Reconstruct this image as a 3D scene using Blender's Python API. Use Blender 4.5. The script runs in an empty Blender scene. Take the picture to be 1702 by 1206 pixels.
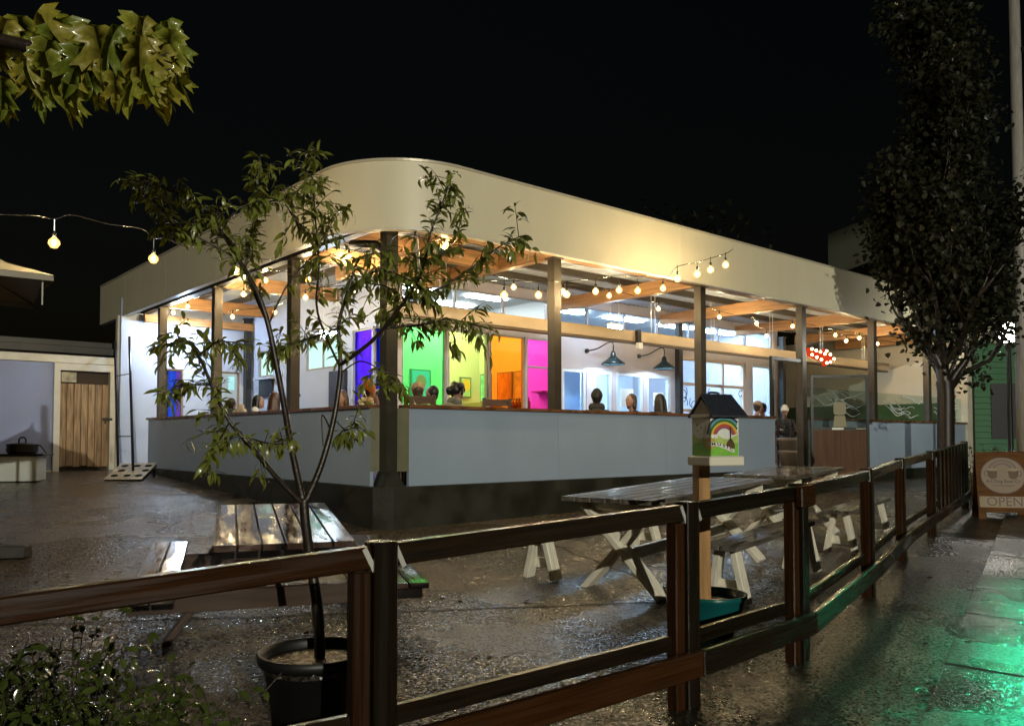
import bpy, bmesh, math, random
from mathutils import Vector, Matrix, Quaternion
rnd = random.Random(7)
R = math.radians
scene = bpy.context.scene
col = scene.collection

# ------------------------------------------------------------------ camera
CZ = 1.55
FPX, PX0, PY0, PITCH = 1363.0, 851.0, 681.0, R(2.0)
cam_data = bpy.data.cameras.new('camera')
cam = bpy.data.objects.new('camera', cam_data); col.objects.link(cam)
cam.location = (0, 0, CZ); cam.rotation_euler = (R(90) + PITCH, 0, 0)
cam_data.sensor_width = 36.0; cam_data.lens = FPX / 1702 * 36
cam_data.shift_y = 78 / 1702
cam_data.clip_start = 0.05; cam_data.clip_end = 1500
scene.camera = cam

# ------------------------------------------------------------------ world (night sky), moon-faint sun
w = bpy.data.worlds.new('World'); scene.world = w; w.use_nodes = True
nt = w.node_tree; bg = nt.nodes['Background']
sky = nt.nodes.new('ShaderNodeTexSky'); sky.sky_type = 'NISHITA'; sky.sun_disc = False
sky.sun_elevation = R(1.0); sky.sun_rotation = R(150); sky.dust_density = 3
nt.links.new(sky.outputs[0], bg.inputs[0]); bg.inputs[1].default_value = 0.003
sd = bpy.data.lights.new('sun', 'SUN'); sd.energy = 0.01; sd.angle = R(1); sd.color = (.8, .88, 1)
so = bpy.data.objects.new('sun', sd); col.objects.link(so); so.rotation_euler = (R(60), 0, R(20)); so.location = (0, 0, 30)

vs = scene.view_settings
vs.view_transform = 'Standard'; vs.look = 'None'; vs.exposure = 0.0; vs.gamma = 1.0; vs.use_curve_mapping = False
scene.render.engine = 'CYCLES'
cy = scene.cycles
cy.use_denoising = True
try: cy.denoiser = 'OPENIMAGEDENOISE'
except Exception: pass
cy.max_bounces = 7; cy.diffuse_bounces = 3; cy.glossy_bounces = 4; cy.transmission_bounces = 4; cy.transparent_max_bounces = 12
cy.sample_clamp_indirect = 3.0; cy.sample_clamp_direct = 0.0
cy.caustics_reflective = False; cy.caustics_refractive = False
cy.use_light_tree = True; cy.blur_glossy = 0.5

# ------------------------------------------------------------------ mapping helpers
def at(px, py, Y):
    """point seen at photo pixel (px,py) at depth Y in front of the camera"""
    u = (px - PX0) / FPX; v = (PY0 - py) / FPX
    dy = math.cos(PITCH) - v * math.sin(PITCH); dz = math.sin(PITCH) + v * math.cos(PITCH)
    return Vector((u / dy * Y, Y, CZ + dz / dy * Y))
def gz(x, y):
    y = min(max(y, -6), 21); x = min(max(x, -14), 14)
    return .044 * y - .021 * x
TH = math.atan2(.651, .759)
AR = Vector((math.cos(TH), math.sin(TH), 0)); AL = Vector((-math.sin(TH), math.cos(TH), 0))
F0 = Vector((-1.54, 9.78, 0))
def W(a, b, z): return F0 + AR * a + AL * b + Vector((0, 0, CZ + z))
def a_on_b(px, b):
    u = (px - PX0) / FPX; o = F0 + AL * b
    return (u * o.y - o.x) / (AR.x - u * AR.y)
def b_on_a(px, a):
    u = (px - PX0) / FPX; o = F0 + AR * a
    return (u * o.y - o.x) / (AL.x - u * AL.y)

# ------------------------------------------------------------------ materials
MATS = {}
def M(name, c, rough=.6, metal=0., var=.0, nscale=6., stretch=(1, 1, 1), bump=0., bscale=None, coat=0., rvar=0., rnscale=None, orand=0., spec=.5, c2=None, detail=4):
    if name in MATS: return MATS[name]
    m = bpy.data.materials.new(name); m.use_nodes = True
    n = m.node_tree.nodes; l = m.node_tree.links; p = n['Principled BSDF']
    p.inputs['Base Color'].default_value = (*c, 1); p.inputs['Roughness'].default_value = rough
    p.inputs['Metallic'].default_value = metal; p.inputs['Coat Weight'].default_value = coat
    p.inputs['Coat Roughness'].default_value = .08; p.inputs['Specular IOR Level'].default_value = spec
    if var or bump or rvar or orand:
        tc = n.new('ShaderNodeTexCoord'); mp = n.new('ShaderNodeMapping'); mp.inputs['Scale'].default_value = stretch
        l.new(tc.outputs['Object'], mp.inputs[0])
        if orand or stretch != (1, 1, 1):
            oi = n.new('ShaderNodeObjectInfo'); mu = n.new('ShaderNodeMath'); mu.operation = 'MULTIPLY'; mu.inputs[1].default_value = 37
            l.new(oi.outputs['Random'], mu.inputs[0]); l.new(mu.outputs[0], mp.inputs['Location'])
        nz = n.new('ShaderNodeTexNoise'); nz.inputs['Scale'].default_value = nscale; nz.inputs['Detail'].default_value = detail
        l.new(mp.outputs[0], nz.inputs['Vector'])
        last = None
        if var or c2:
            cr = n.new('ShaderNodeMapRange'); cr.inputs[1].default_value = .3; cr.inputs[2].default_value = .7
            l.new(nz.outputs['Fac'], cr.inputs[0])
            mx = n.new('ShaderNodeMix'); mx.data_type = 'RGBA'
            lo = c2 if c2 else tuple(x * (1 - var) for x in c)
            mx.inputs[6].default_value = (*lo, 1); mx.inputs[7].default_value = (*[x * (1 + var) for x in c], 1)
            l.new(cr.outputs[0], mx.inputs[0]); last = mx.outputs[2]
        if orand:
            hs = n.new('ShaderNodeHueSaturation')
            mr = n.new('ShaderNodeMapRange'); mr.inputs[3].default_value = 1 - orand; mr.inputs[4].default_value = 1 + orand
            l.new(oi.outputs['Random'], mr.inputs[0]); l.new(mr.outputs[0], hs.inputs['Value'])
            if last: l.new(last, hs.inputs['Color'])
            else: hs.inputs['Color'].default_value = (*c, 1)
            last = hs.outputs[0]
        if last: l.new(last, p.inputs['Base Color'])
        if rvar:
            n2 = n.new('ShaderNodeTexNoise'); n2.inputs['Scale'].default_value = rnscale or nscale; n2.inputs['Detail'].default_value = 3
            l.new(mp.outputs[0], n2.inputs['Vector'])
            r2 = n.new('ShaderNodeMapRange'); r2.inputs[1].default_value = .38; r2.inputs[2].default_value = .62
            r2.inputs[3].default_value = max(.02, rough - rvar); r2.inputs[4].default_value = min(1, rough + rvar)
            l.new(n2.outputs['Fac'], r2.inputs[0]); l.new(r2.outputs[0], p.inputs['Roughness'])
        if bump:
            n3 = n.new('ShaderNodeTexNoise'); n3.inputs['Scale'].default_value = bscale or nscale * 4; n3.inputs['Detail'].default_value = 3
            l.new(mp.outputs[0], n3.inputs['Vector'])
            b = n.new('ShaderNodeBump'); b.inputs['Strength'].default_value = bump; b.inputs['Distance'].default_value = .01
            l.new(n3.outputs['Fac'], b.inputs['Height']); l.new(b.outputs[0], p.inputs['Normal'])
    MATS[name] = m; return m
def EM(name, c, s):
    if name in MATS: return MATS[name]
    m = bpy.data.materials.new(name); m.use_nodes = True; n = m.node_tree.nodes; l = m.node_tree.links
    n.remove(n['Principled BSDF']); e = n.new('ShaderNodeEmission'); e.inputs[0].default_value = (*c, 1); e.inputs[1].default_value = s
    l.new(e.outputs[0], n['Material Output'].inputs[0]); MATS[name] = m; return m
def GLASS(name, c, refl=.06, rough=.02):
    if name in MATS: return MATS[name]
    m = bpy.data.materials.new(name); m.use_nodes = True; n = m.node_tree.nodes; l = m.node_tree.links
    n.remove(n['Principled BSDF']); t = n.new('ShaderNodeBsdfTransparent'); t.inputs[0].default_value = (*c, 1)
    g = n.new('ShaderNodeBsdfGlossy'); g.inputs['Roughness'].default_value = rough
    x = n.new('ShaderNodeMixShader'); x.inputs[0].default_value = refl
    l.new(t.outputs[0], x.inputs[1]); l.new(g.outputs[0], x.inputs[2]); l.new(x.outputs[0], n['Material Output'].inputs[0])
    MATS[name] = m; return m
def LEAF(name, c, rough=.3, trans=.25, var=.35):
    if name in MATS: return MATS[name]
    m = M(name, c, rough, var=var, nscale=9., coat=.25)
    n = m.node_tree.nodes; l = m.node_tree.links; p = n['Principled BSDF']
    t = n.new('ShaderNodeBsdfTranslucent'); t.inputs[0].default_value = (c[0] * 1.6, c[1] * 1.5, c[2] * .6, 1)
    x = n.new('ShaderNodeMixShader'); x.inputs[0].default_value = trans
    l.new(p.outputs[0], x.inputs[1]); l.new(t.outputs[0], x.inputs[2]); l.new(x.outputs[0], n['Material Output'].inputs[0])
    return m
def GRAVEL(name, c1, c2, scale, bstr, r0, r1, facet=.55):
    m = bpy.data.materials.new(name); m.use_nodes = True; n = m.node_tree.nodes; l = m.node_tree.links; p = n['Principled BSDF']
    tc = n.new('ShaderNodeTexCoord')
    v = n.new('ShaderNodeTexVoronoi'); v.inputs['Scale'].default_value = scale; v.inputs['Randomness'].default_value = 1
    l.new(tc.outputs['Object'], v.inputs['Vector'])
    mx = n.new('ShaderNodeMix'); mx.data_type = 'RGBA'; mx.inputs[6].default_value = (*c1, 1); mx.inputs[7].default_value = (*c2, 1)
    sp = n.new('ShaderNodeSeparateColor'); l.new(v.outputs['Color'], sp.inputs[0]); l.new(sp.outputs[0], mx.inputs[0])
    big = n.new('ShaderNodeTexNoise'); big.inputs['Scale'].default_value = .9; big.inputs['Detail'].default_value = 5
    l.new(tc.outputs['Object'], big.inputs['Vector'])
    mr = n.new('ShaderNodeMapRange'); mr.inputs[1].default_value = .38; mr.inputs[2].default_value = .62; mr.inputs[3].default_value = .7; mr.inputs[4].default_value = 1.15
    l.new(big.outputs['Fac'], mr.inputs[0])
    mv = n.new('ShaderNodeMix'); mv.data_type = 'RGBA'; mv.blend_type = 'MULTIPLY'; mv.inputs[0].default_value = 1
    l.new(mx.outputs[2], mv.inputs[6]); l.new(mr.outputs[0], mv.inputs[7]); l.new(mv.outputs[2], p.inputs['Base Color'])
    rr = n.new('ShaderNodeMapRange'); rr.inputs[1].default_value = .35; rr.inputs[2].default_value = .65; rr.inputs[3].default_value = r0; rr.inputs[4].default_value = r1
    l.new(big.outputs['Fac'], rr.inputs[0]); l.new(rr.outputs[0], p.inputs['Roughness'])
    fine = n.new('ShaderNodeTexNoise'); fine.inputs['Scale'].default_value = scale * 2.2; fine.inputs['Detail'].default_value = 3
    l.new(tc.outputs['Object'], fine.inputs['Vector'])
    inv = n.new('ShaderNodeMath'); inv.operation = 'MULTIPLY_ADD'; inv.inputs[1].default_value = -1.0
    l.new(v.outputs['Distance'], inv.inputs[0]); l.new(fine.outputs['Fac'], inv.inputs[2])
    b = n.new('ShaderNodeBump'); b.inputs['Strength'].default_value = bstr; b.inputs['Distance'].default_value = .012
    mb_ = n.new('ShaderNodeMapRange'); mb_.inputs[1].default_value = .36; mb_.inputs[2].default_value = .5; mb_.inputs[3].default_value = bstr * .35; mb_.inputs[4].default_value = bstr
    l.new(big.outputs['Fac'], mb_.inputs[0]); l.new(mb_.outputs[0], b.inputs['Strength'])
    l.new(inv.outputs[0], b.inputs['Height'])
    # each pebble is a facet of its own: tilt the normal by the cell's random colour
    sb_ = n.new('ShaderNodeVectorMath'); sb_.operation = 'SUBTRACT'; sb_.inputs[1].default_value = (.5, .5, .5); l.new(v.outputs['Color'], sb_.inputs[0])
    sc_ = n.new('ShaderNodeVectorMath'); sc_.operation = 'SCALE'; l.new(sb_.outputs[0], sc_.inputs[0])
    fm = n.new('ShaderNodeMapRange'); fm.inputs[1].default_value = .36; fm.inputs[2].default_value = .52; fm.inputs[3].default_value = facet * .65; fm.inputs[4].default_value = facet
    l.new(big.outputs['Fac'], fm.inputs[0]); l.new(fm.outputs[0], sc_.inputs['Scale'])
    ad_ = n.new('ShaderNodeVectorMath'); ad_.operation = 'ADD'; l.new(b.outputs[0], ad_.inputs[0]); l.new(sc_.outputs[0], ad_.inputs[1])
    nn_ = n.new('ShaderNodeVectorMath'); nn_.operation = 'NORMALIZE'; l.new(ad_.outputs[0], nn_.inputs[0]); l.new(nn_.outputs[0], p.inputs['Normal'])
    MATS[name] = m; return m

# ------------------------------------------------------------------ mesh builder
class MB:
    def __init__(s): s.v = []; s.f = []
    def add(s, vs, fs):
        k = len(s.v); s.v += [Vector(q) for q in vs]; s.f += [[i + k for i in f] for f in fs]; return s
    def box(s, x0, x1, y0, y1, z0, z1):
        return s.add([(x0, y0, z0), (x1, y0, z0), (x1, y1, z0), (x0, y1, z0), (x0, y0, z1), (x1, y0, z1), (x1, y1, z1), (x0, y1, z1)],
                     [(0, 3, 2, 1), (4, 5, 6, 7), (0, 1, 5, 4), (1, 2, 6, 5), (2, 3, 7, 6), (3, 0, 4, 7)])
    def cbox(s, c, sx, sy, sz, rot=None):
        m = rot or Matrix.Identity(3); c = Vector(c); vs = []
        for z in (-1, 1):
            for x, y in ((-1, -1), (1, -1), (1, 1), (-1, 1)): vs.append(c + m @ Vector((x * sx / 2, y * sy / 2, z * sz / 2)))
        return s.add(vs, [(0, 3, 2, 1), (4, 5, 6, 7), (0, 1, 5, 4), (1, 2, 6, 5), (2, 3, 7, 6), (3, 0, 4, 7)])
    def prism(s, poly, off):
        off = Vector(off); n = len(poly); a = [Vector(p) for p in poly]
        return s.add(a + [p + off for p in a], [tuple(range(n))[::-1], tuple(range(n, 2 * n))] + [(i, (i + 1) % n, n + (i + 1) % n, n + i) for i in range(n)])
    def tube(s, pts, rad, n=8, cap=True):
        pts = [Vector(p) for p in pts]; k = len(pts)
        rs = rad if isinstance(rad, (list, tuple)) else [rad] * k
        vs = []; prev = None
        for i, p in enumerate(pts):
            d = (pts[min(i + 1, k - 1)] - pts[max(i - 1, 0)])
            if d.length < 1e-9: d = Vector((0, 0, 1))
            d.normalize()
            if prev is None: e = d.orthogonal().normalized()
            else:
                e = prev - d * prev.dot(d)
                e = e.normalized() if e.length > 1e-6 else d.orthogonal().normalized()
            prev = e; g = d.cross(e)
            for j in range(n):
                t = 2 * math.pi * j / n; vs.append(p + (e * math.cos(t) + g * math.sin(t)) * rs[i])
        fs = []
        for i in range(k - 1):
            for j in range(n):
                fs.append((i * n + j, i * n + (j + 1) % n, (i + 1) * n + (j + 1) % n, (i + 1) * n + j))
        if cap: fs += [tuple(range(n))[::-1], tuple(range((k - 1) * n, k * n))]
        return s.add(vs, fs)
    def lathe(s, prof, c=(0, 0, 0), n=24):
        c = Vector(c); vs = []; k = len(prof)
        for r_, z in prof:
            for j in range(n):
                t = 2 * math.pi * j / n; vs.append(c + Vector((r_ * math.cos(t), r_ * math.sin(t), z)))
        fs = [(i * n + j, i * n + (j + 1) % n, (i + 1) * n + (j + 1) % n, (i + 1) * n + j) for i in range(k - 1) for j in range(n)]
        if prof[0][0] > 1e-6: fs.append(tuple(range(n))[::-1])
        if prof[-1][0] > 1e-6: fs.append(tuple(range((k - 1) * n, k * n)))
        return s.add(vs, fs)
    def ball(s, c, r_, n=12, sc=(1, 1, 1), rot=None):
        c = Vector(c); vs = [];m = rot or Matrix.Identity(3); k = n // 2 + 1
        for i in range(k):
            ph = math.pi * i / (k - 1)
            for j in range(n):
                t = 2 * math.pi * j / n
                vs.append(c + m @ Vector((r_ * sc[0] * math.sin(ph) * math.cos(t), r_ * sc[1] * math.sin(ph) * math.sin(t), r_ * sc[2] * math.cos(ph))))
        return s.add(vs, [(i * n + j, (i + 1) * n + j, (i + 1) * n + (j + 1) % n, i * n + (j + 1) % n) for i in range(k - 1) for j in range(n)])
    def shift(s, d):
        d = Vector(d); s.v = [q + d for q in s.v]; return s
    def xf(s, m): s.v = [m @ q for q in s.v]; return s
    def mesh(s, name, mat, smooth=False, bevel=0, recalc=True, merge=True):
        me = bpy.data.meshes.new(name)
        me.from_pydata([tuple(q) for q in s.v], [], s.f)
        if recalc or bevel or merge:
            bm = bmesh.new(); bm.from_mesh(me)
            if merge and not bevel and smooth: bmesh.ops.remove_doubles(bm, verts=bm.verts, dist=1e-5)
            if recalc: bmesh.ops.recalc_face_normals(bm, faces=bm.faces)
            if bevel: bmesh.ops.bevel(bm, geom=bm.edges[:], offset=bevel, segments=1, affect='EDGES', clamp_overlap=True)
            bm.to_mesh(me); bm.free()
        if smooth:
            for p_ in me.polygons: p_.use_smooth = True
        if mat: me.materials.append(mat)
        return me
    def build(s, name, mat, parent=None, smooth=False, bevel=0, recalc=True, world=False, off=None):
        """world=True: the vertices are world coordinates, made local to the (unrotated) parent"""
        if off is not None: s.shift(off)
        if world and parent is not None: s.shift(-Vector(parent.location))
        o = bpy.data.objects.new(name, s.mesh(name, mat, smooth, bevel, recalc)); col.objects.link(o); o.parent = parent
        return o
def tag(o, label=None, cat=None, group=None, kind=None):
    if label: o['label'] = label
    if cat: o['category'] = cat
    if group: o['group'] = group
    if kind: o['kind'] = kind
    return o
def thing(name, label, cat, loc=(0, 0, 0), rz=0, group=None):
    o = bpy.data.objects.new(name, None); col.objects.link(o); o.location = loc; o.rotation_euler = (0, 0, rz); o.empty_display_size = .1
    return tag(o, label, cat, group)
def put(name, me, parent=None, loc=(0, 0, 0), rot=(0, 0, 0), scale=(1, 1, 1)):
    o = bpy.data.objects.new(name, me); col.objects.link(o); o.parent = parent; o.location = loc; o.rotation_euler = rot; o.scale = scale; return o
def copy_tree(o, parent=None):
    c = o.copy(); col.objects.link(c); c.parent = parent
    for ch in list(o.children): copy_tree(ch, c)
    return c
def beam(name, p0, p1, wd, ht, mat, parent=None, bevel=0, up=(0, 0, 1), ploc=None):
    """a box from p0 to p1 (world, or local to the parent when ploc given); grain along its local x"""
    p0 = Vector(p0); p1 = Vector(p1); d = p1 - p0; L = d.length; x = d.normalized(); upv = Vector(up)
    y = upv.cross(x)
    y = y.normalized() if y.length > 1e-5 else Vector((0, 1, 0)); z = x.cross(y)
    me = MB().box(0, L, -wd / 2, wd / 2, -ht / 2, ht / 2).mesh(name, mat, bevel=bevel)
    o = bpy.data.objects.new(name, me); col.objects.link(o); o.parent = parent
    m = Matrix((x, y, z)).transposed().to_4x4(); m.translation = p0 - (Vector(ploc) if ploc is not None else Vector((0, 0, 0)))
    o.matrix_basis = m
    return o
def text_mb(body, size, bold=False):
    cu = bpy.data.curves.new('t', 'FONT'); cu.body = body; cu.size = size; cu.align_x = 'CENTER'; cu.align_y = 'CENTER'
    if bold: cu.offset = size * .025
    cu.resolution_u = 3
    ob = bpy.data.objects.new('t', cu)
    me = bpy.data.meshes.new_from_object(ob)
    mb = MB(); mb.v = [v.co.copy() for v in me.vertices]; mb.f = [list(p.vertices) for p in me.polygons]
    bpy.data.objects.remove(ob); bpy.data.curves.remove(cu); bpy.data.meshes.remove(me)
    return mb

# ------------------------------------------------------------------ palette
cream = M('cream_fascia', (.72, .66, .47), .45, var=.03, nscale=1.5, stretch=(2, 2, .5), detail=6, bump=.02, bscale=90)
bluepanel = M('blue_panel', (.30, .375, .475), .36, var=.05, nscale=1.2, stretch=(1.5, 1.5, .8), detail=7)
olive = M('olive_trim', (.16, .16, .10), .5, var=.15, nscale=4)
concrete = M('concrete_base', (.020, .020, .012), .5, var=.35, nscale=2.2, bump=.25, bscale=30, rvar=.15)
steel = M('bronze_steel', (.062, .052, .038), .36, metal=.35, var=.12, nscale=5)
darksteel = M('dark_steel', (.025, .024, .022), .4, metal=.3, var=.2)
caprail = M('cap_wood', (.16, .07, .03), .3, var=.35, nscale=4, stretch=(1, 1, 1), rvar=.12)
WX = M('wood_along_x', (.45, .24, .10), .5, var=.3, nscale=3, stretch=(.6, 9, 9), bump=.08, orand=.12)
WY = M('wood_along_y', (.45, .24, .10), .5, var=.3, nscale=3, stretch=(9, .6, 9), bump=.08, orand=.12)
whitewall = M('pale_blue_wall', (.52, .61, .80), .5, var=.04, nscale=2)
mauvewall = M('grey_wall', (.50, .48, .54), .5, var=.05, nscale=2)
framegrey = M('frame_grey', (.33, .31, .33), .4)
framedark = M('frame_dark', (.05, .05, .055), .35)
tanbeam = M('tan_duct', (.42, .33, .22), .45, var=.06, nscale=2)
roofmetal = M('corrugated_metal', (.58, .64, .76), .4, metal=.1, var=.1, nscale=2)
whitetrim = M('white_trim', (.66, .63, .53), .5, var=.08, nscale=5)
fencewood = M('wet_fence_wood', (.012, .0075, .004), .26, spec=.5, var=.3, nscale=7, detail=9, stretch=(.35, 9, 9), bump=.10, bscale=22, rvar=.10, rnscale=3, orand=.35, c2=(.007, .005, .003))
fencelit = M('wet_fence_wood_lit', (.027, .0105, .0032), .28, spec=.4, var=.3, nscale=7, detail=9, stretch=(.35, 9, 9), bump=.10, bscale=22, rvar=.14, rnscale=5, orand=.25)  # browner copy of the fence wood, the light on it put into the colour
galv = M('galvanised_bracket', (.55, .55, .50), .4, metal=.3)
black = M('black_plastic', (.012, .012, .012), .3, var=.2)
white_led = EM('cool_ceiling_light', (.70, .86, 1.0), 150)
warm_led = EM('warm_ceiling_light', (1, .97, .90), 60)
bulbmat = EM('bulb_filament', (1, .78, .45), 1450)
haloglass = bpy.data.materials.new('bulb_halo_glass'); haloglass.use_nodes = True
_n = haloglass.node_tree.nodes; _l = haloglass.node_tree.links; _n.remove(_n['Principled BSDF'])
_t = _n.new('ShaderNodeBsdfTransparent'); _e = _n.new('ShaderNodeEmission'); _e.inputs[0].default_value = (1, .56, .16, 1); _e.inputs[1].default_value = 1.3; _a = _n.new('ShaderNodeAddShader')  # glass emits a warm glow to put a halo round the filament
_t.inputs[0].default_value = (1, .95, .85, 1)
_l.new(_t.outputs[0], _a.inputs[0]); _l.new(_e.outputs[0], _a.inputs[1]); _l.new(_a.outputs[0], _n['Material Output'].inputs[0])
mkdark = M('asphalt', (.035, .034, .032), .35)
gravel = GRAVEL('wet_exposed_gravel', (.016, .013, .009), (.15, .118, .08), 84, .10, .20, .31, .78)
dirt = GRAVEL('wet_dirt', (.012, .010, .007), (.032, .026, .019), 75, .12, .22, .36, .55)

# ================================================================== GROUND
def sheet(name, inside, xs, ys, mat, dz, kind='structure'):
    mb = MB(); idx = {}
    for i, x in enumerate(xs):
        for j, y in enumerate(ys):
            idx[i, j] = len(mb.v); mb.v.append(Vector((x, y, gz(x, y) + dz)))
    for i in range(len(xs) - 1):
        for j in range(len(ys) - 1):
            if inside is None or inside((xs[i] + xs[i + 1]) / 2, (ys[j] + ys[j + 1]) / 2):
                mb.f.append([idx[i, j], idx[i + 1, j], idx[i + 1, j + 1], idx[i, j + 1]])
    o = mb.build(name, mat, recalc=False); return tag(o, kind=kind)
def lin(a, b, n): return [a + (b - a) * i / n for i in range(n + 1)]
sheet('ground', None, [-400, -100, -40] + lin(-14, 14, 28) + [40, 100, 400], [-400, -60] + lin(-6, 21, 27) + [40, 100, 400], gravel, 0)
FN = [(-2.6, 1.75), (-.50, 3.15), (.91, 4.30), (1.78, 5.12), (2.98, 6.90), (4.06, 8.60), (5.30, 10.40), (7.30, 13.25)]
FT = [-.537, -.402, -.340, -.290, -.262, -.2145, -.168, -.055]         # top of fence relative to the camera
D = Vector((.546, .837, 0)).normalized(); DN = Vector((D.y, -D.x, 0))
S0 = Vector((2.09, 4.19, 0))
def strip(name, mat, poly, dz, off=0):
    """a sheet laid on the slope from a list of left/right point pairs"""
    mb = MB()
    for a, b in poly:
        for q in (a, b): mb.v.append(Vector((q[0], q[1], gz(q[0], q[1]) + dz)))
    mb.f = [[2 * i, 2 * i + 1, 2 * i + 3, 2 * i + 2] for i in range(len(poly) - 1)]
    return tag(mb.build(name, mat, recalc=False), kind='structure')
pairs = []
far = [(-6.0, -.6)] + FN + [(9.2, 16.2), (12, 20)]
for q in far:
    t = (Vector((q[0], q[1], 0)) - S0).dot(D)
    e = S0 + D * t + DN * .02
    pairs.append((q, (e.x, e.y)))
strip('dirt_verge', dirt, pairs, .004)
# concrete sidewalk: a bed with single slabs on it
sw = MB()
slabmat = GRAVEL('wet_concrete_slab', (.035, .035, .032), (.065, .065, .06), 80, .2, .2, .34, .34)
walk = thing('sidewalk', None, None, (S0.x, S0.y, gz(S0.x, S0.y))); del_keys = [k for k in ('label', 'category') if k in walk]
walk['kind'] = 'structure'
for k in range(-4, 9):
    for r_ in range(1):
        t0 = -0.62 + k * 1.50; t1 = t0 + 1.485
        c = [S0 + D * t0, S0 + D * t0 + DN * 1.8, S0 + D * t1 + DN * 1.8, S0 + D * t1]
        mb = MB(); top = [Vector((q.x, q.y, gz(q.x, q.y) + .055 + rnd.uniform(-.004, .004))) for q in c]
        mb.prism([q - Vector((0, 0, .12)) for q in top], (0, 0, .12))
        mb.build('slab', slabmat, walk, world=True, bevel=.008)
rp = [((S0 + D * t + DN * 1.81)[:2], (S0 + D * t + DN * 9)[:2]) for t in lin(-9, 16, 8)]
for (x0_, y0_), (x1_, y1_) in (((.2, 9.6), (1.9, 5.6)), ((-4.6, 5.2), (1.6, 6.6)), ((-2.6, 8.0), (-4.4, 14.5))):
    dv = Vector((x1_ - x0_, y1_ - y0_, 0)).normalized(); nv = Vector((-dv.y, dv.x, 0)) * .011
    jp = [(x0_ + (x1_ - x0_) * t + .03 * math.sin(t * 40 + x0_), y0_ + (y1_ - y0_) * t) for t in lin(0, 1, 26)]
    strip('paving_joint', M('joint_black', (.006, .005, .004), .8), [((x + nv.x, y + nv.y), (x - nv.x, y - nv.y)) for x, y in jp], .004)
strip('road', GRAVEL('wet_asphalt', (.02, .02, .019), (.05, .05, .047), 50, .5, .15, .30, .4), rp, .006)

# ================================================================== PAVILION (the covered patio)
BZ = 1.07
pav = thing('patio_pavilion', 'open-sided patio with rounded cream fascia roof and blue half wall', 'pavilion', W(0, 0, -BZ), TH)
OFF = (0, 0, BZ)
def part(name, mb, mat, parent=pav, **k): return mb.build(name, mat, parent, off=OFF, **k)
# deck slab
FLOOR = -.60
part('deck_floor', MB().box(.08, 18.2, .08, 9.58, FLOOR - .12, FLOOR), M('deck_boards', (.10, .075, .05), .5, var=.3, nscale=3))
# fascia path: right end -> round corner -> left end
OH, RAD, AEND, BEND = -.34, 1.24, 18.9, 11.3
def fpath(off, n=26):
    c = Vector((OH + RAD, OH + RAD, 0)); r_ = RAD - off; p = []
    p.append(Vector((AEND, OH + off, 0)))
    for a in (15.4, 12, 8.7, 5.3): p.append(Vector((a, OH + off, 0)))
    for i in range(n + 1):
        t = -math.pi / 2 - (math.pi / 2) * i / n
        p.append(c + Vector((r_ * math.cos(t), r_ * math.sin(t), 0)))
    for b in (4.4, 6.9, 9.4): p.append(Vector((OH + off, b, 0)))
    p.append(Vector((OH + off, BEND, 0))); return p
def band(p0, p1, z0, z1):
    mb = MB(); n = len(p0)
    for a, b in zip(p0, p1):
        mb.v += [Vector((a.x, a.y, z0)), Vector((a.x, a.y, z1)), Vector((b.x, b.y, z1)), Vector((b.x, b.y, z0))]
    for i in range(n - 1):
        for j in range(4):
            mb.f.append([4 * i + j, 4 * i + (j + 1) % 4, 4 * i + 4 + (j + 1) % 4, 4 * i + 4 + j])
    mb.f += [[0, 1, 2, 3], [4 * n - 4, 4 * n - 3, 4 * n - 2, 4 * n - 1]]
    return mb
ZB, ZT = 2.54, 3.36
po, pi_ = fpath(0), fpath(.06)
# fascia sheets: separate panels with hairline seams
cuts = [(0, 1), (1, 2), (2, 3), (3, 4), (4, 31), (31, 32), (32, 33), (33, 34), (34, 35)]
for k, (i, j) in enumerate(cuts):
    q0 = [v.copy() for v in po[i:j + 1]]; q1 = [v.copy() for v in pi_[i:j + 1]]
    for q in (q0, q1):
        d = (q[1] - q[0]).normalized(); q[0] = q[0] + d * .002
        d = (q[-2] - q[-1]).normalized(); q[-1] = q[-1] + d * .002
    o = part('fascia_panel', band(q0, q1, ZB, ZT), cream)
    me = o.data
    if j - i > 5:
        for p_ in me.polygons: p_.use_smooth = abs(p_.normal.z) < .5
        me.set_sharp_from_angle(angle=R(40))
part('fascia_backing', band(fpath(.061), fpath(.075), ZB + .01, ZT - .01), darksteel)
part('drip_edge', band(fpath(-.012), fpath(.075), ZT, ZT + .03), M('drip_edge', (.6, .55, .42), .35, metal=.2))
part('soffit_trim', band(fpath(.0), fpath(.10), ZB - .018, ZB - .002), M('soffit_white', (.7, .66, .56), .4))
# roof deck (metal, corrugated underside) and top
CEIL = 2.96
def corrugated(a0, a1, b0, b1, z, pitch=.15, amp=.018):
    mb = MB(); n = int((a1 - a0) / pitch * 4); prof = (0, 0, 1, 1)
    for i in range(n + 1):
        a = a0 + (a1 - a0) * i / n; zz = z + amp * prof[i % 4] * 1.6
        mb.v += [Vector((a, b0, zz)), Vector((a, b1, zz))]
    mb.f = [[2 * i, 2 * i + 1, 2 * i + 3, 2 * i + 2] for i in range(n)]
    return mb
part('roof_sheet', corrugated(.02, 18.6, .02, 3.7, CEIL), roofmetal)
mb = corrugated(3.72, 11.4, 0, 2.5, CEIL); mb.v = [Vector((v.y, v.x, v.z)) for v in mb.v]
part('roof_sheet', mb, roofmetal)
part('roof_cover', band(fpath(.08), [Vector((min(max(v.x, 2.6), 18.4), max(v.y, 3.8), 0)) for v in fpath(.08)], CEIL + .07, CEIL + .13), M('roof_membrane', (.2, .19, .17), .6))
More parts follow.
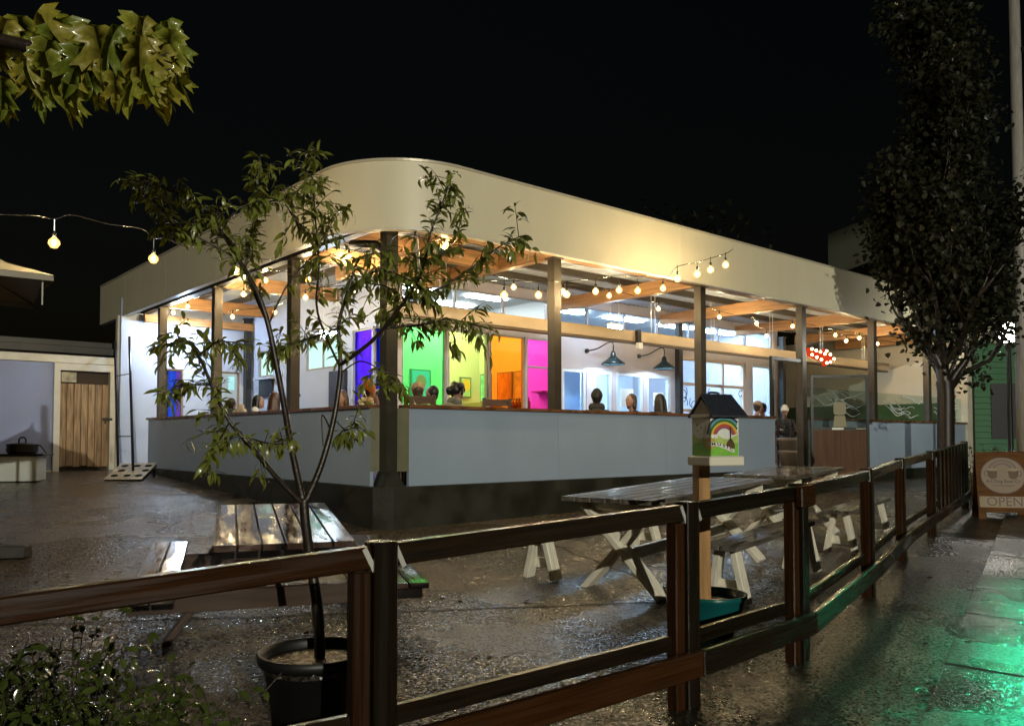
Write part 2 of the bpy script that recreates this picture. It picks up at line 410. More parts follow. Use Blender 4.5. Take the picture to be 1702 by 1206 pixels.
# posts
PW = .14
posts_a = [2.92, 6.36, 9.63, 12.6, 15.4, 18.05]; posts_b = [2.61, 5.55, 8.42, 10.7]
def post(a, b, z0, z1, pw=PW, mat=steel):
    mb = MB().box(a - pw / 2, a + pw / 2, b - pw / 2, b + pw / 2, z0, z1)
    mb.box(a - pw * .72, a + pw * .72, b - pw * .72, b + pw * .72, z1 - .02, z1 + .0)
    return part('post', mb, mat)
for a in posts_a: post(a, .10, -1.0 if a == 9.63 else FLOOR - .3, 2.60)
for b in posts_b: post(.10, b, -1.0, 2.60)
post(.20, .20, -.62, 2.70, .16, M('corner_post', (.04, .036, .026), .4, metal=.2, var=.2))
part('post_footing', MB().add([(.07, .07, -.60), (.36, .07, -.60), (.36, .36, -.60), (.07, .36, -.60), (.115, .115, -.40), (.285, .115, -.40), (.285, .285, -.40), (.115, .285, -.40)],
     [(0, 3, 2, 1), (4, 5, 6, 7), (0, 1, 5, 4), (1, 2, 6, 5), (2, 3, 7, 6), (3, 0, 4, 7)]), concrete)
# inner posts (against the taproom)
for a in (10.05, 14.45): post(a, 3.42, FLOOR, 2.7, .13, darksteel)
post(2.28, 9.45, FLOOR, 2.7, .13, darksteel)
# header beams: timber on the right and round the corner, steel along the left
def pbox(name, x0, x1, y0, y1, z0, z1, mat, bevel=0): return part(name, MB().box(x0, x1, y0, y1, z0, z1), mat, bevel=bevel)
pbox('header_beam', .36, 18.6, .03, .17, 2.605, 2.86, WX)
pbox('header_beam', .03, .17, .36, 11.4, 2.605, 2.86, steel)
o = part('header_beam', MB().prism([(.03, .52, 2.61), (.52, .03, 2.61), (.62, .13, 2.61), (.13, .62, 2.61)], (0, 0, .24)), WX)
for a in (1.35, 2.92, 6.36, 9.63, 12.6, 15.4, 17.6): pbox('cross_beam', a - .06, a + .06, .172, 3.58, 2.60, 2.84, WY)
for b in (1.35, 2.61, 5.55, 8.42): pbox('cross_beam', .172, 2.4 if b > 3.6 else 2.85, b - .06, b + .06, 2.605, 2.845, WX)
pbox('cross_beam', .05, 2.4, 9.38, 9.50, 2.42, 2.58, WX)
for b in (.95, 1.75, 2.6): pbox('purlin', 1.42, 18.5, b - .04, b + .04, 2.842, CEIL, steel)
for a in (.85, 1.65): pbox('purlin', a - .04, a + .04, 2.7, 11.2, 2.847, CEIL, steel)
# steel brace and down pipe at the corner
part('down_pipe', MB().tube([(.05, .85, 2.50), (.08, .62, 2.46), (.16, .45, 2.44), (.22, .36, 2.36), (.25, .33, 2.2), (.26, .33, 1.0), (.26, .33, -.5)], .05, 12), darksteel, smooth=True)
beam('brace', Vector((.75, .45, 2.62 + BZ)), Vector((1.35, 1.25, 2.24 + BZ)), .07, .07, M('galv_brace', (.6, .6, .62), .3, metal=.4), pav)
# half wall: panels, cap, returns, base
ZP0, ZP1 = -.58, .375
pr = [.372, 2.9, 5.3, 7.2, 8.50]
for i in range(len(pr) - 1): pbox('wall_panel', pr[i] + (.0015 if i else 0), pr[i + 1] - .0015, 0, .05, ZP0, ZP1, bluepanel)
for x0, x1 in ((9.74, 12.6), (12.6, 15.4), (15.4, 17.4)): pbox('wall_panel', x0 + .0015, x1 - .0015, 0, .05, ZP0 - .1, ZP1, bluepanel)
pl = [.293, 2.9, 5.6, 8.9]
for i in range(len(pl) - 1): pbox('wall_panel', 0, .05, pl[i] + (.0015 if i else 0), pl[i + 1] - .0015, ZP0, ZP1, bluepanel)
pbox('cap_rail', .36, 8.5, -.035, .22, ZP1, ZP1 + .04, caprail); pbox('cap_rail', 9.74, 17.5, -.035, .22, ZP1, ZP1 + .04, caprail)
pbox('cap_rail', -.035, .22, .28, 8.95, ZP1, ZP1 + .04, caprail)
part('corner_return', MB().prism([(.001, .293, -.40), (.14, .27, -.40), (.15, .30, -.40), (.001, .32, -.40)], (0, 0, .775)), olive)
part('corner_return', MB().prism([(.372, .001, -.40), (.28, .13, -.40), (.31, .15, -.40), (.40, .001, -.40)], (0, 0, .775)), olive)
# concrete base with a chamfered corner, follows the slope downwards
bp = [(8.5, -.06), (.12, -.06), (-.06, .12), (-.06, 8.95), (.3, 8.95), (.3, .55), (.55, .3), (8.5, .3)]
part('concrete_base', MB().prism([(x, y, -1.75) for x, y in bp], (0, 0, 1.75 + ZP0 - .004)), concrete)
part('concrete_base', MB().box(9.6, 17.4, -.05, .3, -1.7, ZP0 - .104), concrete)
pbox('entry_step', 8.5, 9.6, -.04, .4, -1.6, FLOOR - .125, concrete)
# hanging duct with its wires
pbox('hanging_duct', 1.7, 17.8, 2.12, 2.30, 1.90, 2.10, tanbeam)
pbox('duct_underside', 1.7, 17.8, 2.14, 2.28, 1.86, 1.897, M('duct_shade', (.12, .085, .05), .5))  # shade of the underside put into a darker copy of the duct colour
for a in (2.4, 4.9, 7.6, 9.6, 11.9, 14.2, 16.4):
    for da in (0, .12): part('hanger_wire', MB().tube([(a + da, 2.2, 2.10), (a + da, 2.2, 2.95)], .006, 5), M('wire_white', (.75, .75, .75), .3))
part('bracket', MB().box(7.02, 7.12, 2.05, 2.12, 1.82, 2.12), black)
part('spot_fixture', MB().box(6.96, 7.08, 1.98, 2.05, 1.74, 1.86), M('white_paint', (.8, .8, .8), .4))
# end wall, far right: white above, green below
greenpaint = M('green_paint', (.07, .14, .06), .5, var=.12, nscale=3); whitep = M('warm_white_wall', (.72, .68, .58), .5, var=.05, nscale=2)
pbox('end_wall', 18.3, 18.4, .4, 7.5, .98, 2.95, whitep); pbox('end_wall', 18.3, 18.4, .4, 7.5, FLOOR, .975, greenpaint)
pbox('end_wall_post', 18.22, 18.298, 5.0, 5.25, FLOOR, 1.3, whitep)
pbox('end_column', 17.45, 17.75, -.05, .25, -1.2, 2.55, M('curtain_cream', (.62, .58, .46), .6, var=.1, nscale=4))
# clear wind screens above the right half wall with chalk art
plexi = GLASS('clear_wind_screen', (.86, .92, .90), .09, .05)
chalk = M('chalk_white', (.75, .8, .8), .7)
for x0, x1 in ((9.74, 12.52), (12.68, 15.3), (15.48, 17.4)):
    pane = pbox('wind_screen', x0, x1, .09, .096, ZP1 + .045, 1.02, plexi)
    for k in range(9):
        y0 = ZP1 + .1 + rnd.random() * .45; xx = x0 + .2 + rnd.random() * (x1 - x0 - 1.4); pts = []
        for t in range(9): pts.append((xx + t * .13, .086, min(.99, y0 + .16 * math.exp(-t * .45) + .05 * math.sin(t * .9 + k) )))
        MB().tube(pts, .004 + rnd.random() * .007, 5).build('chalk_stroke', chalk, pane, off=OFF)
# dark gate frame, door swung open
gate = part('gate_frame', MB().box(8.50, 8.56, .05, .11, -1.0, 1.55).box(8.56, 9.56, .05, .11, 1.49, 1.55), black)
hx = W(9.66, .0, 0)
door = thing('patio_gate', 'wooden half-glazed gate standing open beside the patio entrance', 'gate', (hx.x + .04, hx.y - .06, gz(hx.x, hx.y) + .06), R(-2))
DWp = 1.12; Hd = CZ + 1.24 - door.location.z
gf = MB().box(0, .05, -.02, .02, 0, Hd).box(DWp - .05, DWp, -.02, .02, 0, Hd).box(.05, DWp - .05, -.02, .02, Hd - .05, Hd).box(.05, DWp - .05, -.02, .02, Hd * .50, Hd * .50 + .05)
gf.build('gate_frame', black, door)
brown = M('brown_door_wood', (.075, .032, .010), .5, spec=.25, var=.35, nscale=2.5, stretch=(9, 9, .7), orand=.2)
for k in range(4):
    x0 = .052 + k * (DWp - .104) / 4; MB().box(x0, x0 + (DWp - .104) / 4 - .003, -.012, .012, .04, Hd * .50 - .002).build('plank', brown, door)
gp = MB().box(.052, DWp - .052, -.003, .003, Hd * .5 + .052, Hd - .052).build('pane', GLASS('gate_plexi', (.8, .86, .82), .12, .12), door)
MB().box(.40, .62, -.03, -.021, Hd * .5 + .005, Hd * .5 + .045).build('sign_plate', galv, door)
MB().tube([(.86, -.022, Hd * .5 + .02), (.86, -.06, Hd * .5 + .02), (1.03, -.06, Hd * .5 + .02), (1.03, -.022, Hd * .5 + .02)], .012, 8).build('handle', galv, door, smooth=True)
# etched figure on the pane: an oval, two little horns, a base
et = M('etched_film', (.30, .29, .20), .8)
mb = MB(); c0 = .56; zc = Hd * .5 + .42
mb.add([(c0 + .12 * math.copysign(abs(math.cos(t)) ** .45, math.cos(t)), -.0045, zc + .13 * math.copysign(abs(math.sin(t)) ** .45, math.sin(t))) for t in [i * math.pi / 12 for i in range(24)]], [tuple(range(24))])
mb.add([(c0 - .1, -.0045, zc - .14), (c0 + .1, -.0045, zc - .14), (c0 + .13, -.0045, zc - .36), (c0 - .13, -.0045, zc - .36)], [(0, 1, 2, 3)])
mb.build('etched_figure', et, gp, recalc=False)
for s_ in (-1, 1): MB().tube([(c0 + s_ * .1, -.006, zc + .13), (c0 + s_ * .15, -.006, zc + .2)], [.012, .004], 6).build('etched_horn', black, gp)

# ================================================================== TAPROOM (the building behind the patio)
QA, QB, TE, TB = 2.41, 3.60, 14.4, 8.6
tap = thing('taproom_building', 'pale taproom with a row of rainbow-coloured windows facing the patio', 'building', W(0, 0, -BZ), TH)
def tpart(name, mb, mat, parent=tap, **k): return mb.build(name, mat, parent, off=OFF, **k)
def tbox(name, x0, x1, y0, y1, z0, z1, mat, parent=tap): return tpart(name, MB().box(x0, x1, y0, y1, z0, z1), mat, parent)
TT = 2.95; TK = .14
def wall_with_holes(x0, x1, z0, z1, holes):
    """rectangles (x0,x1,z0,z1) left after cutting the holes (sorted, not overlapping in x)"""
    out = []; x = x0
    for h in sorted(holes):
        if h[0] > x: out.append((x, h[0], z0, z1))
        if h[2] > z0: out.append((h[0], h[1], z0, h[2]))
        if h[3] < z1: out.append((h[0], h[1], h[3], z1))
        x = h[1]
    if x < x1: out.append((x, x1, z0, z1))
    return out
ZW = 2.0
films = {'green': (.40, 1.0, .46), 'lime': (.88, 1.0, .50), 'orange': (1.0, .54, .13), 'pink': (1.0, .27, .78), 'blue': (.01, .18, 1.0), 'violet': (.28, .12, 1.0)}
GL = {k: GLASS('film_' + k, c, .05) for k, c in films.items()}
clear = GLASS('clear_glass', (.84, .93, 1.0), .07)
rh = [(2.60, 3.56, FLOOR + .1, ZW, 'green'), (3.60, 4.54, FLOOR + .1, ZW, 'lime'), (4.58, 5.47, FLOOR + .1, ZW, 'orange'), (5.51, 6.25, FLOOR + .1, ZW, 'pink'),
      (6.48, 7.18, FLOOR, 1.45, 'clear'), (7.42, 7.98, FLOOR, 1.45, 'clear'), (8.10, 9.00, FLOOR, 1.45, 'clear'), (9.14, 9.96, FLOOR, 1.45, 'clear'),
      (10.2, 13.0, FLOOR, 1.93, 'garage'), (13.3, 14.2, FLOOR, 1.93, 'clear')]
mb = MB()
for x0, x1, z0, z1 in wall_with_holes(QA, TE, FLOOR, 2.22, [h[:4] for h in rh]): mb.box(x0, x1, QB, QB + TK, z0, z1)
tpart('wall', mb, mauvewall)
cl = [2.6 + i * 1.16 for i in range(11)]
mb = MB().box(QA, TE, QB, QB + TK, 2.76, TT).box(QA, 2.6, QB, QB + TK, 2.22, 2.76).box(cl[-1], TE, QB, QB + TK, 2.22, 2.76)
tpart('wall', mb, mauvewall)
def window(x0, x1, z0, z1, glass, yf=QB, fr=.035, mat=framegrey, vert=(), horz=(), axis='a'):
    """framed glazing in a wall along a (axis 'a') or along b (axis 'b'); returns the window part"""
    def bx(m_, u0, u1, v0, v1, d0, d1):
        if axis == 'a': m_.box(u0, u1, yf + d0, yf + d1, v0, v1)
        else: m_.box(yf + d0, yf + d1, u0, u1, v0, v1)
    f = MB()
    bx(f, x0, x0 + fr, z0, z1, .02, .09); bx(f, x1 - fr, x1, z0, z1, .02, .09)
    bx(f, x0 + fr, x1 - fr, z0, z0 + fr, .02, .09); bx(f, x0 + fr, x1 - fr, z1 - fr, z1, .02, .09)
    for v in vert: bx(f, v - fr / 2, v + fr / 2, z0 + fr, z1 - fr, .022, .088)
    xs = [x0 + fr] + [q for v in vert for q in (v - fr / 2, v + fr / 2)] + [x1 - fr]
    for h in horz:
        for i in range(0, len(xs), 2): bx(f, xs[i], xs[i + 1], h - fr / 2, h + fr / 2, .024, .086)
    wo = tpart('window', f, mat)
    zs = [z0 + fr] + [q for h in horz for q in (h - fr / 2, h + fr / 2)] + [z1 - fr]
    for i in range(0, len(xs), 2):
        for j in range(0, len(zs), 2):
            g = MB(); bx(g, xs[i] + .001, xs[i + 1] - .001, zs[j] + .001, zs[j + 1] - .001, .05, .056)
            g.build('pane', glass, wo, off=OFF)
    return wo
palewood = M('pale_door_frame', (.62, .50, .42), .45)
bluewhite = M('blue_white_frame', (.6, .68, .8), .4)
for x0, x1, z0, z1, k in rh:
    if k in GL: window(x0, x1, z0, z1, GL[k], horz=(1.42,) if k == 'pink' else ())
    elif k == 'garage':
        gw = window(x0, x1, z0, z1, clear, mat=palewood, fr=.07, vert=(x0 + .93, x0 + 1.87), horz=(.05, .67, 1.30))
    else: window(x0, x1, z0, z1, clear, mat=bluewhite, fr=.07)
for i in range(10): window(cl[i], cl[i + 1], 2.22, 2.76, clear, fr=.02)
# black line drawings on the garage door glass and the door glass
ink = M('window_ink', (.03, .03, .05), .6)
def scribble(parent, x0, x1, z0, z1, n, yy):
    for k in range(n):
        cx = x0 + rnd.random() * (x1 - x0); cz = z0 + rnd.random() * (z1 - z0); r_ = .06 + rnd.random() * .14; ph = rnd.random() * 6; pts = []
        tw = rnd.uniform(2.2, 5.5); rr = rnd.uniform(.3, 1)
        for t in range(12):
            q = ph + t * tw / 11; s_ = r_ * (1 - .05 * t * rr)
            pts.append((min(max(cx + s_ * math.cos(q), x0), x1), yy, min(max(cz + s_ * math.sin(q), z0), z1)))
        MB().tube(pts, .009, 4).build('ink_line', ink, parent, off=OFF)
for c_ in range(3):
    for r_ in range(2): scribble(gw, 10.3 + c_ * .93, 11.05 + c_ * .93, .12 + r_ * .62, .6 + r_ * .62, 6, QB + .045)
# left wall (violet and blue films, mint lit panes)
lh = [(3.84, 4.26, FLOOR + .1, ZW, 'blue'), (4.30, 5.0, FLOOR + .1, ZW, 'violet'), (5.5, 6.85, 1.36, 1.93, 'mint'), (8.4, 9.15, 1.36, 1.93, 'mint')]
mb = MB()
for x0, x1, z0, z1 in wall_with_holes(QB + TK, 9.6, FLOOR, TT, [h[:4] for h in lh]): mb.box(QA, QA + TK, x0, x1, z0, z1)
tpart('wall', mb, whitewall)
mint = EM('lit_mint_pane', (.62, 1.0, .86), 1.15)
for x0, x1, z0, z1, k in lh: window(x0, x1, z0, z1, mint if k == 'mint' else GL[k], yf=QA, axis='b', vert=((x0 + x1) / 2,) if k == 'mint' else ())
tbox('wall_monitor', QA - .06, QA - .002, 8.35, 9.0, .92, 1.28, M('screen_black', (.015, .015, .02), .2))
tbox('monitor_shelf', QA - .16, QA - .002, 8.25, 9.1, 1.285, 1.33, whitewall)
tbox('wall_monitor', QA - .07, QA - .002, 5.15, 5.75, .55, 1.28, MATS['screen_black'])
# end wall facing the street on the left
eh = [(.44, .92, FLOOR + .05, 1.49, 'mural'), (1.67, 2.17, .2, 1.49, 'room')]
mb = MB()
for x0, x1, z0, z1 in wall_with_holes(-.35, QA, FLOOR - .4, 2.9, [h[:4] for h in eh]): mb.box(x0, x1, 9.6, 9.72, z0, z1)
tpart('wall', mb, whitewall)
trimw = M('brown_window_trim', (.30, .20, .13), .4)
mural_b = EM('lit_blue_mural', (.03, .12, .9), .7); mural_v = EM('lit_violet_mural', (.35, .12, .75), .6); pale = EM('lit_pale_room', (.80, .78, .70), .75); bluecurt = EM('lit_blue_curtain', (.25, .38, .68), .6)
wo = window(.44, .92, FLOOR + .05, 1.49, clear, yf=9.6, mat=trimw)
tbox('mural_panel', .50, .66, 9.76, 9.78, FLOOR, 1.45, framedark); tbox('mural_panel', .66, .82, 9.76, 9.78, FLOOR, 1.45, mural_b); tbox('mural_panel', .82, .95, 9.76, 9.78, FLOOR, 1.45, mural_v)
wo = window(1.67, 2.17, .2, 1.49, clear, yf=9.6, mat=trimw)
tbox('room_panel', 1.60, 1.84, 9.80, 9.82, .0, 1.6, bluecurt); tbox('room_panel', 1.84, 2.4, 9.80, 9.82, .0, 1.6, pale); tbox('lit_notice', 1.98, 2.12, 9.785, 9.795, 1.1, 1.4, mint)
# rooms inside: floor, ceiling, back wall, partition
roomw = M('room_wall', (.78, .78, .76), .6); roomb = M('room_wall_cool', (.74, .80, .88), .6)
tbox('room_floor', QA + TK, TE, QB + TK, TB, FLOOR - .02, FLOOR, M('room_floor', (.25, .23, .2), .3))
tbox('room_ceiling', QA + TK, TE, QB + TK, TB, 2.88, 2.95, roomw)
CB = 6.2
tbox('room_wall', QA + TK, 6.355, CB, CB + .1, FLOOR, 2.88, roomw); tbox('room_wall', 6.3, TE, TB, TB + .1, FLOOR, 2.88, roomb)
tbox('room_wall', 6.36, 6.44, QB + TK, TB, FLOOR, 2.88, roomw)
tbox('room_wall', TE, TE + .12, QB, TB, FLOOR, 2.95, mauvewall)
tbox('taproom_roof', QA, TE + .12, QB, TB + .1, 2.955, 3.05, MATS['roof_membrane'])
for a, b in ((3.4, 4.5), (5.2, 4.5), (3.4, 5.6), (5.2, 5.6)): tbox('ceiling_light', a - .45, a + .45, b - .12, b + .12, 2.84, 2.875, warm_led)
for a, b in ((7.6, 4.7), (9.6, 4.7), (11.6, 4.7), (13.4, 4.7), (8.6, 7.2), (11.6, 7.2)): tbox('ceiling_light', a - .6, a + .6, b - .12, b + .12, 2.84, 2.875, white_led)
# pictures on the coloured room's back wall
def picture(a, z, wd, ht, c1, c2, rad):
    fr = tbox('picture', a - wd / 2, a + wd / 2, CB - .05, CB - .002, z - ht / 2, z + ht / 2, M('pic_frame', (.2, .2, .2), .5))
    MB().box(a - wd / 2 + .03, a + wd / 2 - .03, CB - .056, CB - .051, z - ht / 2 + .03, z + ht / 2 - .03).build('canvas', M('canvas_%.2f' % a, c1, .7), fr, off=OFF)
    mb_ = MB(); mb_.add([(a + rad * math.cos(t), CB - .059, z + .05 + rad * 1.2 * math.sin(t)) for t in [i * math.pi / 10 for i in range(20)]], [tuple(range(20))])
    mb_.build('motif', M('motif_%.2f' % a, c2, .7), fr, off=OFF, recalc=False)
picture(a_on_b(697, CB), 1.16, .52, .64, (.25, .45, .95), (.9, .2, .25), .13)
picture(a_on_b(772, CB), 1.14, .30, .46, (.45, .75, .62), (.95, .55, .1), .12)
for b0, wd_, c_ in ((5.92, .36, (.25, .7, .6)), (5.25, .5, (.55, .32, .16)), (4.75, .34, (.5, .45, .35))):
    pf_ = tbox('picture', 6.31, 6.358, b0 - wd_ / 2, b0 + wd_ / 2, .82, 1.45, M('pic_frame', (.2, .2, .2), .5))
    MB().box(6.303, 6.309, b0 - wd_ / 2 + .03, b0 + wd_ / 2 - .03, .85, 1.42).build('canvas', M('canvas_side_%.2f' % b0, c_, .7, var=.4, nscale=5), pf_, off=OFF)
for k in range(7): tpart('bottle', MB().lathe([(.0, .0), (.035, .0), (.035, .14), (.014, .18), (.014, .24), (.0, .24)], (6.22, 4.35 + k * .1, .62), n=10), M('bottle_glass', (.16, .07, .03), .15), smooth=True)
tbox('wall_shelf', 6.15, 6.355, 4.25, 5.1, .59, .62, M('shelf', (.4, .3, .2), .5))
tbox('wall_shelf', 6.15, 6.355, 3.85, 4.2, .95, .98, MATS['shelf'])
tbox('bar_cabinet', 5.75, 6.3, 5.35, 6.1, FLOOR, .78, M('cabinet', (.30, .22, .14), .5)); tbox('bar_cabinet', 5.95, 6.3, 4.3, 5.2, FLOOR, .45, MATS['cabinet'])
tbox('fridge', 8.6, 9.3, 7.8, 8.5, FLOOR, 1.3, M('fridge', (.35, .45, .7), .3)); tbox('fridge', 11.2, 11.9, 7.8, 8.5, FLOOR, 1.2, MATS['fridge'])
tbox('bar_counter', 7.4, 13.0, 6.2, 6.9, FLOOR, .42, M('counter', (.3, .32, .42), .4))
tbox('inner_door', 7.35, 7.9, 4.5, 4.54, FLOOR, 1.5, M('blue_door', (.5, .66, .9), .4))
tbox('window_poster', 9.4, 9.75, QB + .035, QB + .045, .75, 1.05, M('poster_white', (.75, .75, .72), .6))
tbox('window_poster', 8.3, 8.7, QB + .035, QB + .045, .7, 1.1, MATS['poster_white'])

# ================================================================== LEFT SIDE: blue boundary wall with plank door
WB = 9.75
lw = thing('boundary_wall', 'blue boundary wall with white cap left of the patio', 'wall', W(-2.5, WB, -.9), TH)
LOC = (2.5, -WB, .9)
violetwall = M('violet_blue_wall', (.25, .30, .49), .5, var=.08, nscale=1.2)
MB().box(-6.2, -1.545, WB, WB + .12, -1.1, 1.50).box(-1.545, -.40, WB, WB + .12, 1.50, 1.505).build('wall_face', violetwall, lw, off=LOC)
MB().box(-6.25, -.40, WB - .03, WB + .16, 1.51, 1.66).build('wall_cap', whitetrim, lw, off=LOC)
MB().box(-6.2, -1.545, WB - .02, WB, -1.0, -.62).build('wall_plinth', whitetrim, lw, off=LOC)
MB().box(-.39, -.1, WB - .04, WB + .1, -1.0, 2.55).build('corner_board', whitetrim, lw, off=LOC)
pd = thing('plank_door', 'weathered vertical-plank door in a white frame at the far left', 'door', W(-.97, WB, -.63), TH)
LO2 = (.97, -WB, .63)
MB().box(-1.54, -1.43, WB - .05, WB + .1, -.70, 1.50).box(-.515, -.41, WB - .05, WB + .1, -.70, 1.50).box(-1.43, -.515, WB - .05, WB + .1, 1.36, 1.50).build('door_frame', whitetrim, pd, off=LO2)
plankm = M('weathered_plank', (.36, .23, .11), .55, var=.4, nscale=3, stretch=(9, 9, .8), bump=.15, orand=.22, c2=(.15, .08, .035))
nP = 7; pw_ = .905 / nP
for k in range(nP):
    x0 = -1.425 + k * pw_; MB().box(x0, x0 + pw_ - .012, WB + rnd.uniform(0, .006), WB + .03, -.56 + rnd.uniform(-.02, .02), 1.10 + rnd.uniform(-.004, .004)).build('plank', plankm, pd, off=LO2)
MB().box(-1.43, -.515, WB + .10, WB + .14, -.7, 1.36).build('door_backing', M('dark_brown', (.05, .03, .015), .7), pd, off=LO2)  # plain dark brown sheet behind the planks
MB().box(-1.40, -1.13, WB + .02, WB + .05, 1.13, 1.33).build('notice_board', M('old_notice', (.4, .36, .26), .6, var=.4, nscale=9), pd, off=LO2)
MB().box(-.66, -.47, WB - .07, WB - .052, .37, .42).box(-.62, -.59, WB - .085, WB - .06, .30, .40).build('latch', black, pd, off=LO2)

# dark low shed roof line behind the wall
sh = thing('shed_roof', 'dark low roof line behind the blue boundary wall', 'shed', W(-4, 12.5, -.5), TH)
MB().box(-6, 4.1, 0, 3.0, 0, 2.45).box(-6.2, 4.2, -.25, 3.2, 2.45, 2.60).box(-6.2, 4.2, -.12, 3.2, 2.62, 2.74).build('shed_body', M('shed_paint', (.10, .095, .08), .6, var=.2, nscale=1), sh)

# pale planter cube with an iron pot on it
p = at(36, 796, 14.4); p.z = gz(p.x, p.y)
pc = thing('planter_box', 'pale grey cube planter against the blue wall', 'planter', p, TH * .35)
MB().box(-.31, .31, -.28, .28, .0, .44).build('box_body', M('pale_planter', (.50, .53, .50), .4, var=.08, nscale=3), pc, bevel=.01)
MB().box(-.40, .42, -.32, .32, .442, .475).build('box_lid', black, pc, bevel=.006)
ip = thing('iron_pot', 'black iron pot with hoop handle on the grey planter', 'pot', p + Vector((0, 0, .475)), 0)
MB().lathe([(.05, .0), (.22, .0), (.25, .05), (.24, .14), (.26, .15), (.24, .17), (.05, .185), (.0, .19)], n=20).build('pot_body', M('cast_iron', (.02, .018, .014), .45, var=.3), ip, smooth=True)
MB().tube([(-.06, 0, .18), (-.06, 0, .25), (-.03, 0, .28), (.03, 0, .28), (.06, 0, .25), (.06, 0, .18)], .014, 8).build('lid_handle', MATS['cast_iron'], ip, smooth=True)
MB().tube([(.22, 0, .15), (.32, 0, .14), (.42, 0, .01)], .012, 6).build('side_handle', MATS['cast_iron'], ip, smooth=True)

# bean-bag game board with holes
p = at(205, 797, 14.7); p.z = gz(p.x, p.y)
gb = thing('toss_game_board', 'slanted wooden toss game board with round holes by the patio corner', 'game board', p, R(6))
rot = Matrix.Rotation(R(17), 3, 'X')
MB().cbox((0, .40, .16), .64, .86, .025, rot).build('board', M('wet_pale_board', (.55, .5, .40), .22, var=.2, nscale=6, rvar=.12), gb)
MB().cbox((0, .40, .125), .64, .86, .06, rot).build('board_frame', fencewood, gb)
for i, x in enumerate((-.2, .02, .22)):
    for j, y in enumerate((-.28, 0.0, .26)):
        if (i + j) % 3 == 2 and i == 1: continue
        c = Vector((0, .40, .16)) + rot @ Vector((x + .03 * (j == 1), y, .0145))
        m_ = MB().lathe([(.065, 0), (.065, .003), (.0, .003)], n=16); m_.v = [c + rot @ q for q in m_.v]
        m_.build('hole', M('hole_black', (.004, .004, .004), .9), gb)
for x in (-.28, .28): MB().box(x - .02, x + .02, .76, .80, -.02, .27).build('leg', fencewood, gb)

# orchard ladder leaning on the fascia
l0, l1 = at(197, 764, 15.2), at(222, 768, 15.0); l0.z = gz(l0.x, l0.y); l1.z = gz(l1.x, l1.y)
t0, t1 = at(191, 566, 16.9), at(215, 560, 16.7)
ld = thing('metal_ladder', 'thin dark ladder leaning against the left end of the fascia', 'ladder', (l0 + l1) / 2)
ld.location.z = min(l0.z, l1.z)
for q0, q1 in ((l0, t0), (l1, t1)): MB().tube([q0, q1], .026, 8).build('rail', black, ld, world=True)
for t in (.28, .72): MB().tube([l0.lerp(t0, t), l1.lerp(t1, t)], .010, 6).build('rung', black, ld, world=True)

# ================================================================== FENCE
fen = thing('timber_fence', 'wet brown post-and-rail timber fence curving along the sidewalk', 'fence', (FN[2][0], FN[2][1], gz(*FN[2])))
FL = Vector(fen.location)
pts = [Vector((x, y, CZ + t)) for (x, y), t in zip(FN, FT)]
PS = .098
def sqpost(c, top, ang, s_, name, mat):
    g = gz(c.x, c.y) - .05
    o = beam(name, (c.x, c.y, g), (c.x, c.y, top), s_, s_, mat, fen, bevel=.006, up=(math.cos(ang), math.sin(ang), 0), ploc=FL); return o
for i, q in enumerate(pts):
    d = (pts[min(i + 1, 7)] - pts[max(i - 1, 0)]).normalized(); ang = math.atan2(d.y, d.x)
    po_ = sqpost(q, q.z + .012, ang, PS, 'post', fencewood if i in (0, 1) else fencewood)
    if i > 0:
        dd = (pts[i] - pts[i - 1]).normalized(); c2 = q - dd * (PS / 2 + .040)
        sqpost(c2, c2.z - .09 if i != 0 else q.z, math.atan2(dd.y, dd.x), .07, 'support_post', fencelit)
for i in range(7):
    q0, q1 = pts[i], pts[i + 1]; d = (q1 - q0).normalized(); nrm = Vector((d.y, -d.x, 0)).normalized()
    e0, e1 = q0 + d * (PS / 2 + .002), q1 - d * (PS / 2 + .002)
    dn = Vector((0, 0, -.043))
    beam('top_rail', e0 + dn, e1 + dn, .066, .086, fencelit if i == 0 else fencewood, fen, bevel=.007, ploc=FL)  # leftmost rail takes the lit copy, the others the dark one
    for k, e in enumerate((e0 + d * .011, e1 - d * .011)):
        beam('rail_bracket', e - d * .009 + Vector((0, 0, -.052)), e + d * .009 + Vector((0, 0, -.044)), .072, .096, galv, fen, ploc=FL)
    # two lower rails: back one higher, front one lower
    def low(p_, h_, s_): return Vector((p_.x, p_.y, gz(p_.x, p_.y) + h_)) + nrm * s_
    ex = PS / 2 + .002
    beam('lower_rail', low(q0 + d * ex, .335, -.02), low(q1 - d * ex, .335, -.02), .04, .075, fencewood, fen, bevel=.005, ploc=FL)
    beam('lower_rail', low(q0 + d * .0, .235, .085), low(q1 - d * .0, .235, .085), .045, .13, fencewood if i != 1 else fencelit, fen, bevel=.005, ploc=FL)
q0, q1 = pts[6], pts[7]
for k in range(9):
    c = q0.lerp(q1, (k + .8) / 10); d = (q1 - q0).normalized(); nrm = Vector((d.y, -d.x, 0))
    c = c + nrm * .062
    g = gz(c.x, c.y)
    beam('picket', (c.x, c.y, g + .25), (c.x, c.y, c.z - .005), .03, .15, fencewood, fen, up=(d.x, d.y, 0), ploc=FL)
# head block where the rail changes direction
d = (pts[3] - pts[2]).normalized()
beam('head_block', pts[3] + d * -.10 + Vector((.035, -.05, -.062)), pts[3] + d * .075 + Vector((.035, -.05, -.062)), .05, .13, fencelit, fen, bevel=.008, ploc=FL)

